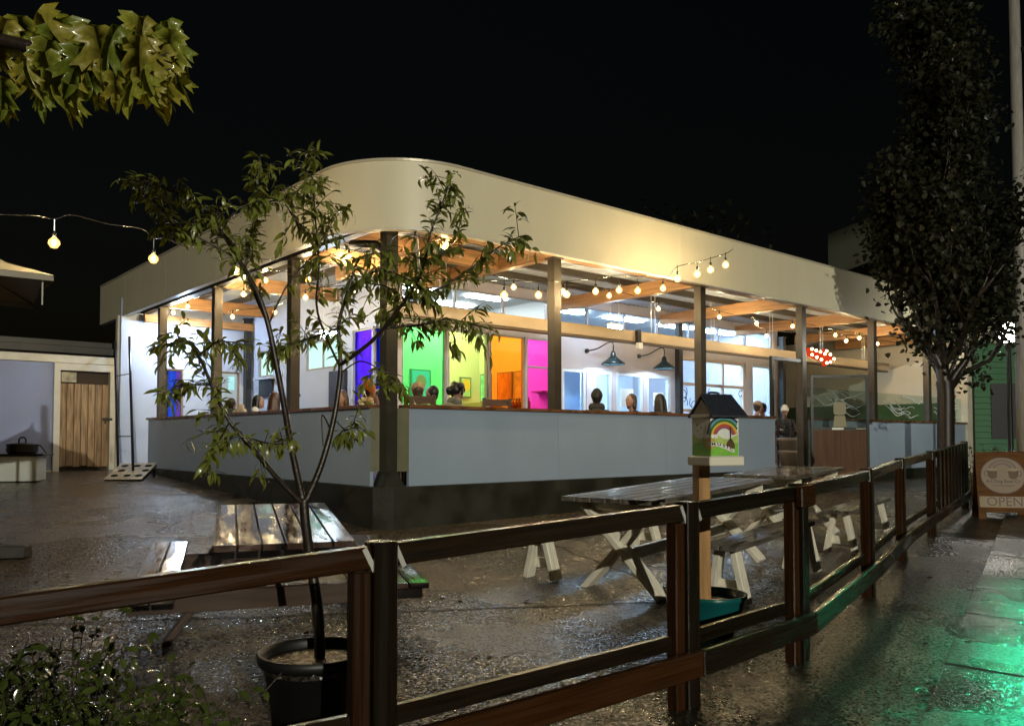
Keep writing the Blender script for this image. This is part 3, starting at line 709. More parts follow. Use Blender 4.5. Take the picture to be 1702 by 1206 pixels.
# ================================================================== TABLES
def wet_top(name, c, c2): return M(name, c, .12, var=.4, nscale=2.2, stretch=(1.2, 7, 7), bump=.05, bscale=7, rvar=.09, rnscale=2.5, orand=.2, c2=c2)
topdark = wet_top('wet_table_brown', (.055, .03, .022), (.02, .011, .008))
topgrey = wet_top('wet_table_grey', (.13, .115, .095), (.035, .03, .022))
legwhite = M('chipped_white_paint', (.74, .70, .57), .45, var=.15, nscale=7, stretch=(1, 4, 4), orand=.08)
legbrown = M('dark_leg_wood', (.045, .024, .013), .4, var=.4, nscale=3, stretch=(.8, 9, 9), orand=.2)
def tilt_thing(name, label, cat, org, xdir, slope, group):
    o = thing(name, label, cat, org, 0, group); x = Vector((xdir[0], xdir[1], slope)).normalized(); y = Vector((0, 0, 1)).cross(x).normalized(); z = x.cross(y)
    o.rotation_euler = Matrix((x, y, z)).transposed().to_euler(); return o
def lbeam(name, p0, p1, wd, ht, mat, par, bevel=.004, up=(0, 0, 1)): return beam(name, p0, p1, wd, ht, mat, par, bevel=bevel, up=up, ploc=(0, 0, 0))
# brown A-frame picnic table, left; local x = length (away from the camera), y to the left
ol = Vector((-1.80, 4.95, CZ - .64)); wd_ = Vector((.946, .325, 0)); ctr = ol + wd_ * .425
tl = tilt_thing('picnic_table', 'brown A-frame picnic table with wet planks behind the potted tree', 'picnic table', (ctr.x, ctr.y, CZ - .64 - .66), (-.325, .946), .058, 'picnic tables in the yard')
H = .66
for k in range(6):
    y = -.425 + .142 * k + .068; lbeam('table_plank', (0, y, H - .02), (1.82, y, H - .02), .132, .04, topdark, tl)
for s_ in (-1, 1):
    for k in range(2): lbeam('bench_plank', (-.02, s_ * (.70 + .135 * k), .355), (1.84, s_ * (.70 + .135 * k), .355), .125, .04, topdark if s_ < 0 else topgrey, tl)
for x in (.28, 1.52):
    for s_ in (-1, 1): lbeam('leg', (x + .05, s_ * .26, H - .06), (x + .05, s_ * .70, .0), .045, .12, legbrown, tl, up=(1, 0, 0))
    lbeam('bench_support', (x, -.92, .27), (x, .92, .27), .045, .13, legbrown, tl)
    lbeam('top_cleat', (x, -.38, H - .09), (x, .38, H - .09), .045, .10, legbrown, tl)
lbeam('brace', (.34, .02, .30), (.85, .02, H - .06), .04, .08, legbrown, tl); lbeam('brace', (1.5, -.02, .30), (.98, -.02, H - .06), .04, .08, legbrown, tl)
# white sawbuck tables, right
def sawbuck(label, org, L_, Wd, z, slope, nm=6):
    g = gz(*(org + Vector((.62, .785, 0)) * L_ * .5 + Vector((.785, -.62, 0)) * Wd * .5)[:2]) - .03
    Ht = z - g
    t = tilt_thing('picnic_table', label, 'picnic table', (org.x, org.y, z - Ht), (.62, .785), slope, 'picnic tables in the yard')
    ww = Wd / nm
    for k in range(nm): lbeam('table_plank', (0, -(k + .5) * ww, Ht - .02), (L_, -(k + .5) * ww, Ht - .02), ww - .008, .04, topgrey, t)
    for x in (.22, L_ - .22):
        lbeam('leg', (x, -.10, Ht - .05), (x, -Wd + .06, .0), .05, .155, legwhite, t, up=(1, 0, 0))
        lbeam('leg', (x + .055, -Wd + .10, Ht - .05), (x + .055, -.06, .0), .05, .155, legwhite, t, up=(1, 0, 0))
        lbeam('top_cleat', (x + .03, -.05, Ht - .085), (x + .03, -Wd + .05, Ht - .085), .05, .07, legwhite, t)
    lbeam('stretcher', (.26, -Wd / 2, .30), (L_ - .24, -Wd / 2, .30), .045, .10, legwhite, t)
    return t, Ht
def bench(label, org, L_, z, slope):
    g = gz(*(org + Vector((.62, .785, 0)) * L_ * .5)[:2]) - .02; Ht = z - g
    t = tilt_thing('picnic_bench', label, 'bench', (org.x, org.y, g), (.62, .785), slope, 'white benches beside the picnic tables')
    for k in (-1, 1): lbeam('seat_plank', (0, k * .075, Ht - .02), (L_, k * .075, Ht - .02), .142, .04, topgrey, t)
    for x in (.16, L_ - .16):
        for s_ in (-1, 1): lbeam('leg', (x, s_ * .06, Ht - .045), (x, s_ * .15, .0), .05, .115, legwhite, t, up=(1, 0, 0))
        lbeam('cross_piece', (x + .05, -.13, .13), (x + .05, .13, .13), .035, .09, legwhite, t)
    return t
A1 = Vector((.42, 6.9, 0)); xd = Vector((.62, .785, 0)); yd = Vector((.785, -.62, 0))
sawbuck('long picnic table on white crossed legs right behind the fence', A1, 2.5, .88, CZ - .48, .03)
bench('white-legged bench on the patio side of the long picnic table', A1 - yd * .36 + xd * .05, 2.2, CZ - .84, .03)
bench('white-legged bench between the fence and the long picnic table', A1 + yd * 1.24 + xd * .36, 2.0, CZ - .83, .03)
A2 = Vector((2.45, 9.5, 0))
sawbuck('farther picnic table with pale wet top near the patio gate', A2, 1.75, .86, CZ - .41, .03)
bench('white-legged bench at the farther picnic table, fence side', A2 + yd * 1.22 + xd * .1, 1.7, CZ - .77, .03)

# ================================================================== PAINTED BOX ON A POST IN A TEAL TUB
cor = Vector((1.29, 5.33, 0)); th = R(20); e1 = Vector((math.cos(th), math.sin(th), 0)); e2 = Vector((-math.sin(th), math.cos(th), 0))
tubc = Vector((1.36, 5.72, 0)); tubc.z = gz(tubc.x, tubc.y)
tub = thing('teal_tub', 'round teal tub of soil holding the wooden post of the rainbow box', 'tub', tubc)
teal = M('teal_glaze', (.006, .085, .085), .25, var=.15, nscale=3)
MB().lathe([(.0, .0), (.17, .0), (.22, .12), (.245, .22), (.262, .24), (.262, .262), (.245, .262), (.236, .24), (.225, .20), (.0, .20)], n=32).build('tub_body', teal, tub, smooth=True)
MB().lathe([(.224, .19), (.224, .206), (.1, .214), (.0, .215)], n=24).build('soil', dirt, tub)
pb_ = thing('painted_post_box', 'rainbow-painted wooden box with dark gable roof on a post', 'post box', (cor.x + .0, cor.y + .12, tubc.z + .20))
PL = Vector(pb_.location)
postw = M('raw_pine_post', (.36, .20, .075), .5, var=.3, nscale=3, stretch=(.7, 8, 8), bump=.06)
pc_ = Vector((1.285, 5.68, 0))
beam('post', (pc_.x + .03, pc_.y + .03, tubc.z + .19), (pc_.x + .03, pc_.y + .03, CZ + .135), .09, .09, postw, pb_, bevel=.005, up=tuple(e1), ploc=PL)
BX, BYd = .215, .215; zb0, zb1, zap = CZ - .115, CZ + .16, CZ + .285
cor2 = cor - e2 * .0
def bp3(u, v, o=0.0):
    """unfolded wall coordinates: u<0 left face, u>0 right face, v height; o stands proud"""
    if u >= 0: q = cor2 + e1 * u - e2 * o
    else: q = cor2 + e2 * (-u) - e1 * o
    return Vector((q.x, q.y, v))
sky_c = M('box_sky', (.70, .73, .68), .5, var=.06, nscale=12)
base4 = [cor2, cor2 + e1 * BX, cor2 + e1 * BX + e2 * BYd, cor2 + e2 * BYd]
MB().prism([(q.x, q.y, zb0) for q in base4], (0, 0, zb1 - zb0)).build('box_body', sky_c, pb_, world=True)
ledge = [cor2 - (e1 + e2) * .022, cor2 + e1 * (BX + .03) - e2 * .022, cor2 + (e1 + e2) * (BX + .03), cor2 + e2 * (BYd + .03) - e1 * .022]
MB().prism([(q.x, q.y, CZ - .178) for q in ledge], (0, 0, .061)).build('ledge', M('box_ledge', (.70, .66, .54), .45), pb_, world=True, bevel=.006)
trim_ = [cor2 - (e1 + e2) * .008, cor2 + e1 * .004 - e2 * .008, cor2 + e1 * .004 + e2 * (BYd + .008), cor2 + e2 * (BYd + .008) - e1 * .008]
MB().prism([(q.x, q.y, zb1 - .02) for q in trim_], (0, 0, .022)).build('gable_trim', MATS['box_ledge'], pb_, world=True)
# gable roof, ridge along e1
def rp3(u, v, z): q = cor2 + e1 * u + e2 * v; return Vector((q.x, q.y, z))
shing = M('dark_shingle', (.018, .022, .032), .5, var=.3, nscale=40)
ov = .035
g_ = MB().prism([rp3(.001, .004, zb1), rp3(.001, BYd - .004, zb1), rp3(.001, BYd / 2, zap - .022)], e1 * (BX - .004)); g_.build('gable', M('gable_tan', (.33, .31, .22), .5), pb_, world=True)
for s_ in (0, 1):
    v0 = -ov if s_ == 0 else BYd + ov; ze = zb1 - ov * (zap - zb1) / (BYd / 2) * .8 + .012
    MB().prism([rp3(-.012, v0, ze), rp3(BX + .05, v0, ze), rp3(BX + .02, BYd / 2, zap), rp3(.0, BYd / 2, zap)], (0, 0, .012)).build('roof_slope', shing, pb_, world=True)
MB().tube([rp3(.05, BYd / 2, zap + .012), rp3(.07, BYd / 2, zap + .022), rp3(.12, BYd / 2, zap + .022), rp3(.14, BYd / 2, zap + .012)], .008, 6).build('ridge_handle', shing, pb_, world=True)
# painting on the two faces (thin raised paint shapes)
def paint(name, polys, c, o):
    mb_ = MB()
    for poly in polys:
        # split at u=0
        for side in (-1, 1):
            pp = []
            n_ = len(poly)
            for i in range(n_):
                a_, b_ = poly[i], poly[(i + 1) % n_]
                ina, inb = a_[0] * side >= 0, b_[0] * side >= 0
                if ina: pp.append(a_)
                if ina != inb and abs(a_[0]) > 1e-9 and abs(b_[0]) > 1e-9:
                    t = a_[0] / (a_[0] - b_[0]); pp.append((0, a_[1] + (b_[1] - a_[1]) * t))
            if len(pp) < 3 or all(abs(q[0]) < 1e-9 for q in pp): continue
            mb_.add([bp3(max(q[0], 1e-9) if side > 0 else min(q[0], -1e-9), q[1], o) for q in pp], [tuple(range(len(pp)))])
    mb_.build(name, M('paint_' + name, c, .45, var=.12, nscale=25), pb_, world=True, recalc=False)
zc = lambda t: zb0 + (zb1 - zb0) * t
UL, UR = -BYd + .004, BX - .004
hill = lambda u, k, ph: .40 + .07 * math.sin(u * 26 + ph) + k
us = lin(UL, UR, 24)
def strip_poly(f0, f1): return [[(us[i], zc(f0(us[i]))), (us[i + 1], zc(f0(us[i + 1]))), (us[i + 1], zc(f1(us[i + 1]))), (us[i], zc(f1(us[i])))] for i in range(24)]
paint('hill_far', strip_poly(lambda u: .01, lambda u: hill(u, .08, 1.5)), (.40, .52, .14), .0012)
paint('hill_near', strip_poly(lambda u: .01, lambda u: .27 + .05 * math.sin(u * 20 + 4)), (.18, .48, .05), .0020)
cu_, cz_ = .105, .44
hh = zb1 - zb0
def arc(r0, r1, t0, t1, n=18):
    out = []
    for i in range(n):
        a_, b_ = t0 + (t1 - t0) * i / n, t0 + (t1 - t0) * (i + 1) / n
        q = [(cu_ + r * math.cos(t), zb0 + hh * cz_ + r * math.sin(t)) for r, t in ((r0, a_), (r1, a_), (r1, b_), (r0, b_))]
        if all(UL <= x <= UR + .0001 and z_ < zb1 - .001 for x, z_ in q): out.append(q)
    return out
cols_ = [('navy', (.012, .02, .06)), ('sky_band', (.12, .30, .36)), ('green_band', (.02, .14, .02)), ('yellow_band', (.62, .42, .06)), ('red_band', (.45, .07, .03)), ('plum_band', (.28, .08, .12))]
r0_ = .148
for k, (nm, c) in enumerate(cols_): paint(nm, arc(r0_ - .0145 * (k + 1), r0_ - .0145 * k, R(15), R(176), 44), c, .0028)
paint('mug', [[(-.048, zc(.17)), (.022, zc(.17)), (.03, zc(.46)), (-.065, zc(.46))]], (.46, .33, .07), .0034)
paint('mug_handle', [[(-.065 - .03 * math.cos(t) * .0 - (.026 if 1 else 0) * math.sin(t) - r_ * 0, zc(.36 - .10 * math.cos(t))) for t in lin(0, math.pi, 10)] + [(-.063 - .014 * math.sin(t), zc(.36 - .06 * math.cos(t))) for t in lin(math.pi, 0, 10)]], (.22, .28, .06), .0034)
paint('foam', [[(.0 + x + .015 * math.cos(t), zc(.475) + .014 * math.sin(t)) for t in lin(0, 2 * math.pi, 12)[:-1]] for x in (-.06, -.04, -.016, .016, .04)], (.74, .72, .66), .0042)
paint('guitar_body', [[(.150 + .030 * math.cos(t) * (1.1 - .35 * math.sin(t)), zc(.27) + .04 * math.sin(t)) for t in lin(0, 2 * math.pi, 18)[:-1]]], (.10, .05, .018), .0040)
paint('guitar_neck', [[(.146, zc(.36)), (.154, zc(.36)), (.154, zc(.70)), (.146, zc(.70))]], (.012, .012, .012), .0046)
ban = lin(.0, .19, 8); bz = lambda u: .29 - .16 * min(1, max(0, (u - .05) / .13)) ** 1.2
paint('banner', [[(ban[i] - .012, zc(bz(ban[i]) - .045)), (ban[i + 1] - .012, zc(bz(ban[i + 1]) - .045)), (ban[i + 1] - .012, zc(bz(ban[i + 1]) + .045)), (ban[i] - .012, zc(bz(ban[i]) + .045))] for i in range(8)], (.66, .66, .60), .0054)
tm = text_mb('M U S I C', .030, True); x_min = min(q.x for q in tm.v); x_max = max(q.x for q in tm.v)
tm.v = [bp3(.004 + (q.x - x_min) / (x_max - x_min) * .165, zc(bz(.004 + (q.x - x_min) / (x_max - x_min) * .165)) + q.y * .85, .0062) for q in tm.v]
tm.build('banner_lettering', M('letter_black', (.01, .01, .01), .6), pb_, world=True, recalc=False)
paint('grass_stroke', [[(u, zc(.02 + k)), (u + .006, zc(.02 + k)), (u + .03, zc(.14 + k)), (u + .026, zc(.15 + k))] for u, k in ((-.19, .02), (-.13, .0), (-.09, .04), (.06, .0), (.1, .02), (.14, .0))], (.34, .50, .10), .0050)
paint('music_note', [[(u, zc(v)), (u + .008, zc(v)), (u + .008, zc(v + .06)), (u, zc(v + .05))] for u, v in ((-.16, .72), (-.11, .66), (-.15, .58))], (.05, .06, .05), .0026)

# ================================================================== PLANTS
def leaf_lance(L_, wd, curl, fold=.25):
    """pointed leaf along +x, drooping at the tip"""
    n_ = 4; v = []; f = []
    for i in range(n_ + 1):
        t = i / n_; h = wd * math.sin(math.pi * min(1, t * .92 + .04)) ** .8 * (1 if t < 1 else 0)
        x = L_ * (t - curl * .25 * t * t); z = -curl * L_ * t * t * .55
        v += [Vector((x, -h, z + fold * h)), Vector((x, 0, z)), Vector((x, h, z + fold * h))]
    for i in range(n_):
        for k in (0, 1): f.append([3 * i + k, 3 * i + 3 + k, 3 * i + 4 + k, 3 * i + 1 + k])
    return v, f
def orient(d, roll):
    d = d.normalized(); y = Vector((0, 0, 1)).cross(d)
    y = y.normalized() if y.length > 1e-4 else Vector((1, 0, 0)); z = d.cross(y)
    return Matrix((d, y, z)).transposed() @ Matrix.Rotation(roll, 3, 'X')
def catmull(p, sub=5):
    p = [Vector(q) for q in p]; out = []
    for i in range(len(p) - 1):
        a, b, c, d = p[max(i - 1, 0)], p[i], p[i + 1], p[min(i + 2, len(p) - 1)]
        for k in range(sub):
            t = k / sub
            out.append(.5 * ((2 * b) + (c - a) * t + (2 * a - 5 * b + 4 * c - d) * t * t + (3 * b - a - 3 * c + d) * t ** 3))
    out.append(p[-1]); return out

# ---- potted peach-like tree
TY = 3.95
pp0 = at(522, 1190, TY); pp0.z = gz(pp0.x, pp0.y)
pt = thing('plant_pot', 'round black plastic pot with wet soil behind the front fence post', 'pot', pp0)
MB().lathe([(.0, .0), (.19, .0), (.235, .30), (.262, .305), (.266, .35), (.25, .352), (.242, .33), (.235, .29), (.0, .285)], n=36).build('pot_wall', M('black_pot', (.006, .006, .0055), .5, var=.2), pt, smooth=True)
MB().lathe([(.235, .27), (.236, .305), (.12, .315), (.0, .32)], n=28).build('soil', dirt, pt)
tr = thing('potted_tree', 'young leafy tree with forked trunk growing in the black pot', 'tree', pp0 + Vector((0, 0, .31)))
br = [ # (points px,py,dY), base radius, tip radius, leafy from (0..1), leaves per metre
 ([(532, 1094, 0), (528, 1010, 0), (516, 930, .01), (508, 870, .0), (505, 828, 0)], .021, .017, 2, 0),
 ([(505, 838, 0), (462, 795, -.05), (420, 745, -.1), (382, 700, -.12), (352, 640, -.12), (330, 590, -.1), (310, 568, -.08), (262, 575, -.05)], .011, .003, .45, 60),
 ([(504, 834, 0), (484, 740, .05), (468, 650, .1), (446, 540, .12), (425, 480, .1), (396, 430, .05), (368, 385, .0), (340, 345, -.05), (290, 320, -.1), (232, 297, -.12)], .014, .003, .42, 62),
 ([(507, 836, 0), (535, 770, .02), (556, 690, .05), (566, 612, .08), (563, 540, .1), (580, 480, .1), (598, 430, .12), (640, 420, .14)], .0135, .003, .45, 55),
 ([(446, 540, .12), (410, 455, .2), (412, 420, .22), (424, 380, .22), (428, 320, .2), (431, 262, .2)], .007, .002, .35, 75),
 ([(396, 430, .05), (340, 400, .0), (285, 370, -.05), (262, 320, -.02)], .005, .002, .2, 75),
 ([(368, 385, 0), (400, 345, .05), (470, 330, .08), (505, 305, .1), (512, 255, .1)], .005, .002, .2, 70),
 ([(566, 612, .08), (528, 520, .0), (530, 440, -.05), (524, 360, -.08), (521, 300, -.1)], .006, .002, .3, 62),
 ([(446, 540, .12), (480, 470, .2), (540, 400, .22), (545, 350, .2)], .005, .002, .3, 55),
 ([(566, 606, .08), (620, 565, .05), (665, 510, .0), (700, 455, -.05), (715, 390, -.08), (738, 330, -.08), (752, 288, -.08)], .009, .002, .3, 60),
 ([(640, 545, .05), (700, 540, .1), (750, 530, .1), (790, 545, .1)], .006, .002, .1, 70),
 ([(680, 490, 0), (730, 480, .05), (790, 440, .1), (830, 410, .1), (866, 392, .1)], .006, .002, .1, 65),
 ([(715, 440, 0), (755, 400, .1), (770, 345, .1)], .004, .002, .1, 70),
 ([(563, 545, .1), (520, 560, .15), (480, 575, .15), (452, 590, .15)], .005, .002, .1, 70),
 ([(580, 480, .1), (630, 450, .05), (690, 470, -.05), (720, 500, -.1)], .005, .002, .1, 70),
 ([(330, 590, -.1), (370, 565, -.12), (396, 600, -.15)], .004, .002, .1, 75),
 ([(352, 640, -.12), (300, 640, -.15), (275, 655, -.16)], .004, .002, .2, 65),
 ([(382, 700, -.12), (362, 735, -.18), (340, 770, -.2)], .004, .002, .1, 80),
 ([(400, 722, -.1), (440, 735, -.14), (474, 738, -.16)], .004, .002, .1, 70),
 ([(566, 620, .08), (600, 600, .0), (640, 620, -.05), (672, 640, -.08)], .004, .0015, .5, 40),
 ([(548, 710, .03), (535, 690, .0), (537, 742, .0)], .004, .002, 2, 0),
 ([(560, 700, .05), (575, 715, .02), (590, 702, .0)], .003, .0015, .3, 40),
 ([(470, 330, .08), (500, 380, .1), (530, 390, .1)], .004, .002, .1, 70),
 ([(600, 470, .1), (650, 480, .12), (660, 520, .12)], .004, .002, .1, 75),
]
bark = M('wet_bark', (.018, .012, .008), .38, var=.4, nscale=20, bump=.3, bscale=60)
tw = MB(); lv = MB(); leafq = []
for pts_, r0, r1, lf, dens in br:
    P_ = catmull([at(x, y, TY + d_ * 1.4) for x, y, d_ in pts_], 6); n_ = len(P_)
    tw.tube(P_, [(r0 + (r1 - r0) * i / (n_ - 1)) * (1.3 if r0 > .008 else 1.1) for i in range(n_)], 7)
    if dens:
        tot = sum((P_[i + 1] - P_[i]).length for i in range(n_ - 1)); acc = 0
        for i in range(n_ - 1):
            seg = P_[i + 1] - P_[i]; t = i / (n_ - 1)
            if t < lf: continue
            cnt = dens * seg.length * 2.2; k = int(cnt) + (rnd.random() < cnt % 1)
            for _ in range(k): leafq.append((P_[i] + seg * rnd.random(), seg.normalized()))
        for _ in range(5): leafq.append((P_[-1].copy(), (P_[-1] - P_[-2]).normalized()))
for pts_, r0, r1, lf, dens in br:
    if not dens: continue
    P_ = catmull([at(x, y, TY + d_ * 1.4) for x, y, d_ in pts_], 6); n_ = len(P_)
    for i in range(int(lf * n_), n_ - 1):
        if rnd.random() < .58:
            az = Vector((rnd.gauss(0, 1), rnd.gauss(0, .8), rnd.gauss(.15, .8))).normalized(); d0 = ((P_[i + 1] - P_[i]).normalized() * .6 + az).normalized()
            Lt = rnd.uniform(.06, .20); q_ = [P_[i], P_[i] + d0 * Lt * .5 + Vector((0, 0, .006)), P_[i] + d0 * Lt - Vector((0, 0, .012))]
            tw.tube(q_, [.0025, .002, .001], 5)
            for _ in range(int(Lt * 66)): leafq.append((q_[0].lerp(q_[2], rnd.uniform(.2, 1)), d0))
for p_, d_ in leafq:
    side = Vector((rnd.gauss(0, 1), rnd.gauss(0, 1), rnd.gauss(0, .7))).normalized()
    dr = (side * 1.0 + d_ * .6 + Vector((0, 0, -.25))).normalized()
    L_ = rnd.uniform(.048, .09); vv, ff = leaf_lance(L_, L_ * rnd.uniform(.10, .155), rnd.uniform(.4, 1.5)); m_ = orient(dr, rnd.uniform(-.7, .7))
    st = p_ + dr * .008
    lv.add([st + m_ @ q for q in vv], ff)
tw.build('trunk', bark, tr, smooth=True, world=True)
tag(lv.build('crown', LEAF('peach_leaf', (.16, .185, .036), .3, .3), tr, world=True, recalc=False, smooth=True), kind='stuff')
# rain drops hanging from the leaves
dm = MB()
for i in range(0, len(leafq), 9):
    p_, d_ = leafq[i]; dm.ball(p_ + Vector((rnd.uniform(-.03, .03), rnd.uniform(-.03, .03), -.02 - rnd.random() * .02)), .0035, 6, (1, 1, 1.3))
drop = bpy.data.materials.new('water_drop'); drop.use_nodes = True
drop.node_tree.nodes['Principled BSDF'].inputs['Transmission Weight'].default_value = 1; drop.node_tree.nodes['Principled BSDF'].inputs['Roughness'].default_value = .03; drop.node_tree.nodes['Principled BSDF'].inputs['IOR'].default_value = 1.33
tag(dm.build('rain_drops', drop, tr, world=True, smooth=True), kind='stuff')

# ---- maple branch reaching in at the upper left (its trunk stands outside the frame)
def maple_leaf(s_):
    """five-lobed leaf, stalk at origin, pointing along +x"""
    half = [(0, .01), (-.02, .20), (.08, .46), (.17, .35), (.24, .42), (.29, .22), (.42, .33), (.60, .57), (.62, .40), (.72, .38), (.56, .15), (.70, .20), (.80, .16), (1.0, 0)]
    v = []; f = []
    for x, y in half: v.append(Vector((x, y, -.30 * y * y - .30 * x * x))); 
    n_ = len(v); sp = [Vector((x, 0, -.30 * x * x - .03)) for x in (0, .18, .36, .5, .64, .8)]
    for x, y in half: v.append(Vector((x, -y, -.30 * y * y - .30 * x * x)))
    s0 = len(v); v += sp
    idx = [0, 0, 1, 1, 1, 1, 2, 2, 3, 3, 4, 4, 5, 5]
    for o_ in (0, n_):
        for i in range(n_ - 1):
            a_, b_ = s0 + idx[i], s0 + idx[i + 1]
            f.append([o_ + i, o_ + i + 1, a_]) if a_ == b_ else f.append([o_ + i, o_ + i + 1, b_, a_])
    return [q * s_ for q in v], f
mt = thing('maple_tree', 'overhanging branch of lobed yellow-green maple leaves at the upper left', 'tree', (-3.3, 2.9, gz(-3.3, 2.9)))
MB().tube(catmull([(-3.3, 2.9, 0), (-3.32, 2.88, 1.2), (-3.25, 2.9, 2.4), (-3.1, 2.95, 3.4), (-3.2, 3.0, 5)], 4), [.14 - .006 * i for i in range(17)], 10).build('trunk', bark, mt, smooth=True, world=True)
MY = 2.75
limb = catmull([(-3.2, 2.93, 2.55), (-2.6, 2.85, 2.80), at(-60, 70, MY), at(60, 80, MY), at(120, 82, MY), at(190, 112, MY), at(255, 100, MY), at(290, 85, MY)], 5)
MB().tube(limb, [.03 * (1 - i / len(limb)) + .004 for i in range(len(limb))], 8).build('limb', bark, mt, smooth=True, world=True)
MB().tube([at(120, 82, MY), at(150, 115, MY - .03), at(240, 120, MY - .05), at(285, 115, MY - .05)], [.006, .005, .004, .003], 6).build('limb', bark, mt, smooth=True, world=True)
mlm = [LEAF('maple_leaf_a', (.22, .235, .03), .42, .35), LEAF('maple_leaf_b', (.28, .25, .034), .42, .35), LEAF('maple_leaf_c', (.15, .185, .022), .4, .35)]
vv, ff = maple_leaf(1.0)
lms = []
for m_ in mlm:
    q = MB(); q.add(vv, ff); lms.append(q.mesh('leaf', m_, smooth=True, recalc=False))
heads = [(20, 20, 100), (60, 22, 110), (95, 30, 95), (130, 28, 105), (165, 30, 100), (195, 26, 110), (225, 30, 90), (245, 18, 100), (268, 20, 110), (288, 35, 85),
         (8, 60, 70), (40, 60, 85), (75, 75, 95), (110, 90, 80), (140, 80, 75), (180, 60, 90), (215, 65, 85), (250, 70, 95), (285, 75, 80),
         (40, 95, 75), (70, 120, 68), (95, 105, 70), (115, 140, 75), (150, 110, 80), (145, 135, 62), (180, 120, 82), (205, 105, 75), (235, 110, 90), (262, 105, 85), (285, 108, 75), (230, 130, 85), (0, 125, 75), (15, 130, 65), (60, 45, 90), (155, 50, 95), (205, 45, 90), (232, 55, 90), (270, 55, 80), (120, 55, 90), (90, 60, 85)]
heads += [(x + rnd.uniform(-14, 14), y + rnd.uniform(-10, 12), s_ * rnd.uniform(.65, .95)) for x, y, s_ in heads[::2]]
heads = [(x + rnd.uniform(-10, 10), y + rnd.uniform(-8, 14), s_) for x, y, s_ in heads]
for i, (x, y, s_) in enumerate(heads):
    p_ = at(x, y + 4, MY + rnd.uniform(-.12, .16)) - Vector(mt.location); L_ = s_ / FPX * MY * rnd.uniform(.8, 1.15)
    d_ = Vector((rnd.uniform(-.35, .35), rnd.uniform(-.5, .2), -1)).normalized()
    d_ = (d_ + Vector((rnd.uniform(-.35, .35), rnd.uniform(-.3, .3), 0))).normalized(); n0_ = Vector((rnd.uniform(-1.1, 1.1), -1, rnd.uniform(-.2, 1.0))).normalized(); y_ = n0_.cross(d_).normalized(); m_ = Matrix((d_, y_, d_.cross(y_))).transposed().to_4x4()
    o = put('leaf', lms[i % 3], mt); m_.translation = p_; o.matrix_basis = m_ @ Matrix.Diagonal((L_, L_ * rnd.uniform(.55, .95), L_ * rnd.uniform(.8, 2.2), 1))

# ---- street tree behind the fence end
def grow(tb, pts_list, p_, d_, L_, r_, lev, tips):
    q = [p_]; n_ = 4
    for i in range(n_):
        d_ = (d_ + Vector((rnd.gauss(0, .20), rnd.gauss(0, .20), .08))).normalized(); q.append(q[-1] + d_ * L_ / n_)
    tb.tube(q, [r_ * (1 - .55 * i / n_) for i in range(n_ + 1)], 6 if lev < 2 else 4, cap=False)
    if lev >= 3:
        tips.append((q[-1], d_)); tips.append((q[-2], d_)); return
    if lev >= 1: tips.append((q[-1], d_)); tips.append((q[-3], d_))
    else: tips.append((q[2] - Vector((0, 0, .15)), d_)); tips.append((q[3] - Vector((0, 0, .2)), d_))
    for k in range(3 if lev < 2 else 3):
        az = rnd.uniform(0, 6.28); s_ = Vector((math.cos(az), math.sin(az), rnd.uniform(.2, .7))).normalized()
        nd = (d_ * 1.0 + s_ * .55 + Vector((0, 0, .15))).normalized(); st = q[-1] if k < 2 else q[2]
        grow(tb, pts_list, st, nd, L_ * rnd.uniform(.62, .8), r_ * .5, lev + 1, tips)
STY = 14.6
sp = at(1573, 800, STY); sp.z = gz(sp.x, sp.y)
st = thing('street_tree', 'tall dark maple with trunk rising behind the far fence end', 'tree', sp)
tb = MB(); tips = []
tb.tube([sp, sp + Vector((.0, 0, .8)), sp + Vector((.02, 0, 1.9)), sp + Vector((.0, 0, 2.1))], [.17, .15, .145, .15], 12, cap=False)
forkz = sp + Vector((0, 0, 1.95))
for az, el, L_ in ((2.8, .72, 1.25), (.2, .70, 1.3), (1.2, 1.1, 1.7), (4.0, 1.1, 1.6), (5.2, .95, 1.5), (2.0, 1.3, 2.2), (0, 1.35, 2.4), (3.3, .98, 1.4), (-.4, .95, 1.4)):
    d_ = Vector((math.cos(az) * math.cos(el), math.sin(az) * math.cos(el), math.sin(el)))
    grow(tb, None, forkz + Vector((0, 0, rnd.uniform(-.1, .5))), d_, L_, .075, 0, tips)
lead = forkz
for k in range(5):
    nxt = lead + Vector((rnd.gauss(0, .06), rnd.gauss(0, .06), 1.15)); tb.tube([lead, nxt], [.12 - .02 * k, .10 - .02 * k], 8, cap=False)
    for j in range(4):
        az = rnd.uniform(0, 6.28); el = rnd.uniform(.7, 1.2); d_ = Vector((math.cos(az) * math.cos(el), math.sin(az) * math.cos(el), math.sin(el)))
        grow(tb, None, lead.lerp(nxt, .25 * j), d_, rnd.uniform(.8, 1.25), .045, 1, tips)
    lead = nxt
def squeeze(q):
    k = .98 - .40 * min(1, max(0, (q.z - forkz.z - .8) / 3.2))
    return Vector((sp.x + (q.x - sp.x) * k, sp.y + (q.y - sp.y) * k, q.z))
tb.v = [squeeze(q) for q in tb.v]; tips = [(squeeze(q), d_) for q, d_ in tips]
tb.build('trunk', bark, st, smooth=True, world=True)
simple = [Vector((0, .0, 0)), Vector((.2, .42, .05)), Vector((.42, .3, .02)), Vector((.55, .38, -.02)), Vector((1, 0, -.2)), Vector((.55, -.38, -.02)), Vector((.42, -.3, .02)), Vector((.2, -.42, .05))]
lv = MB()
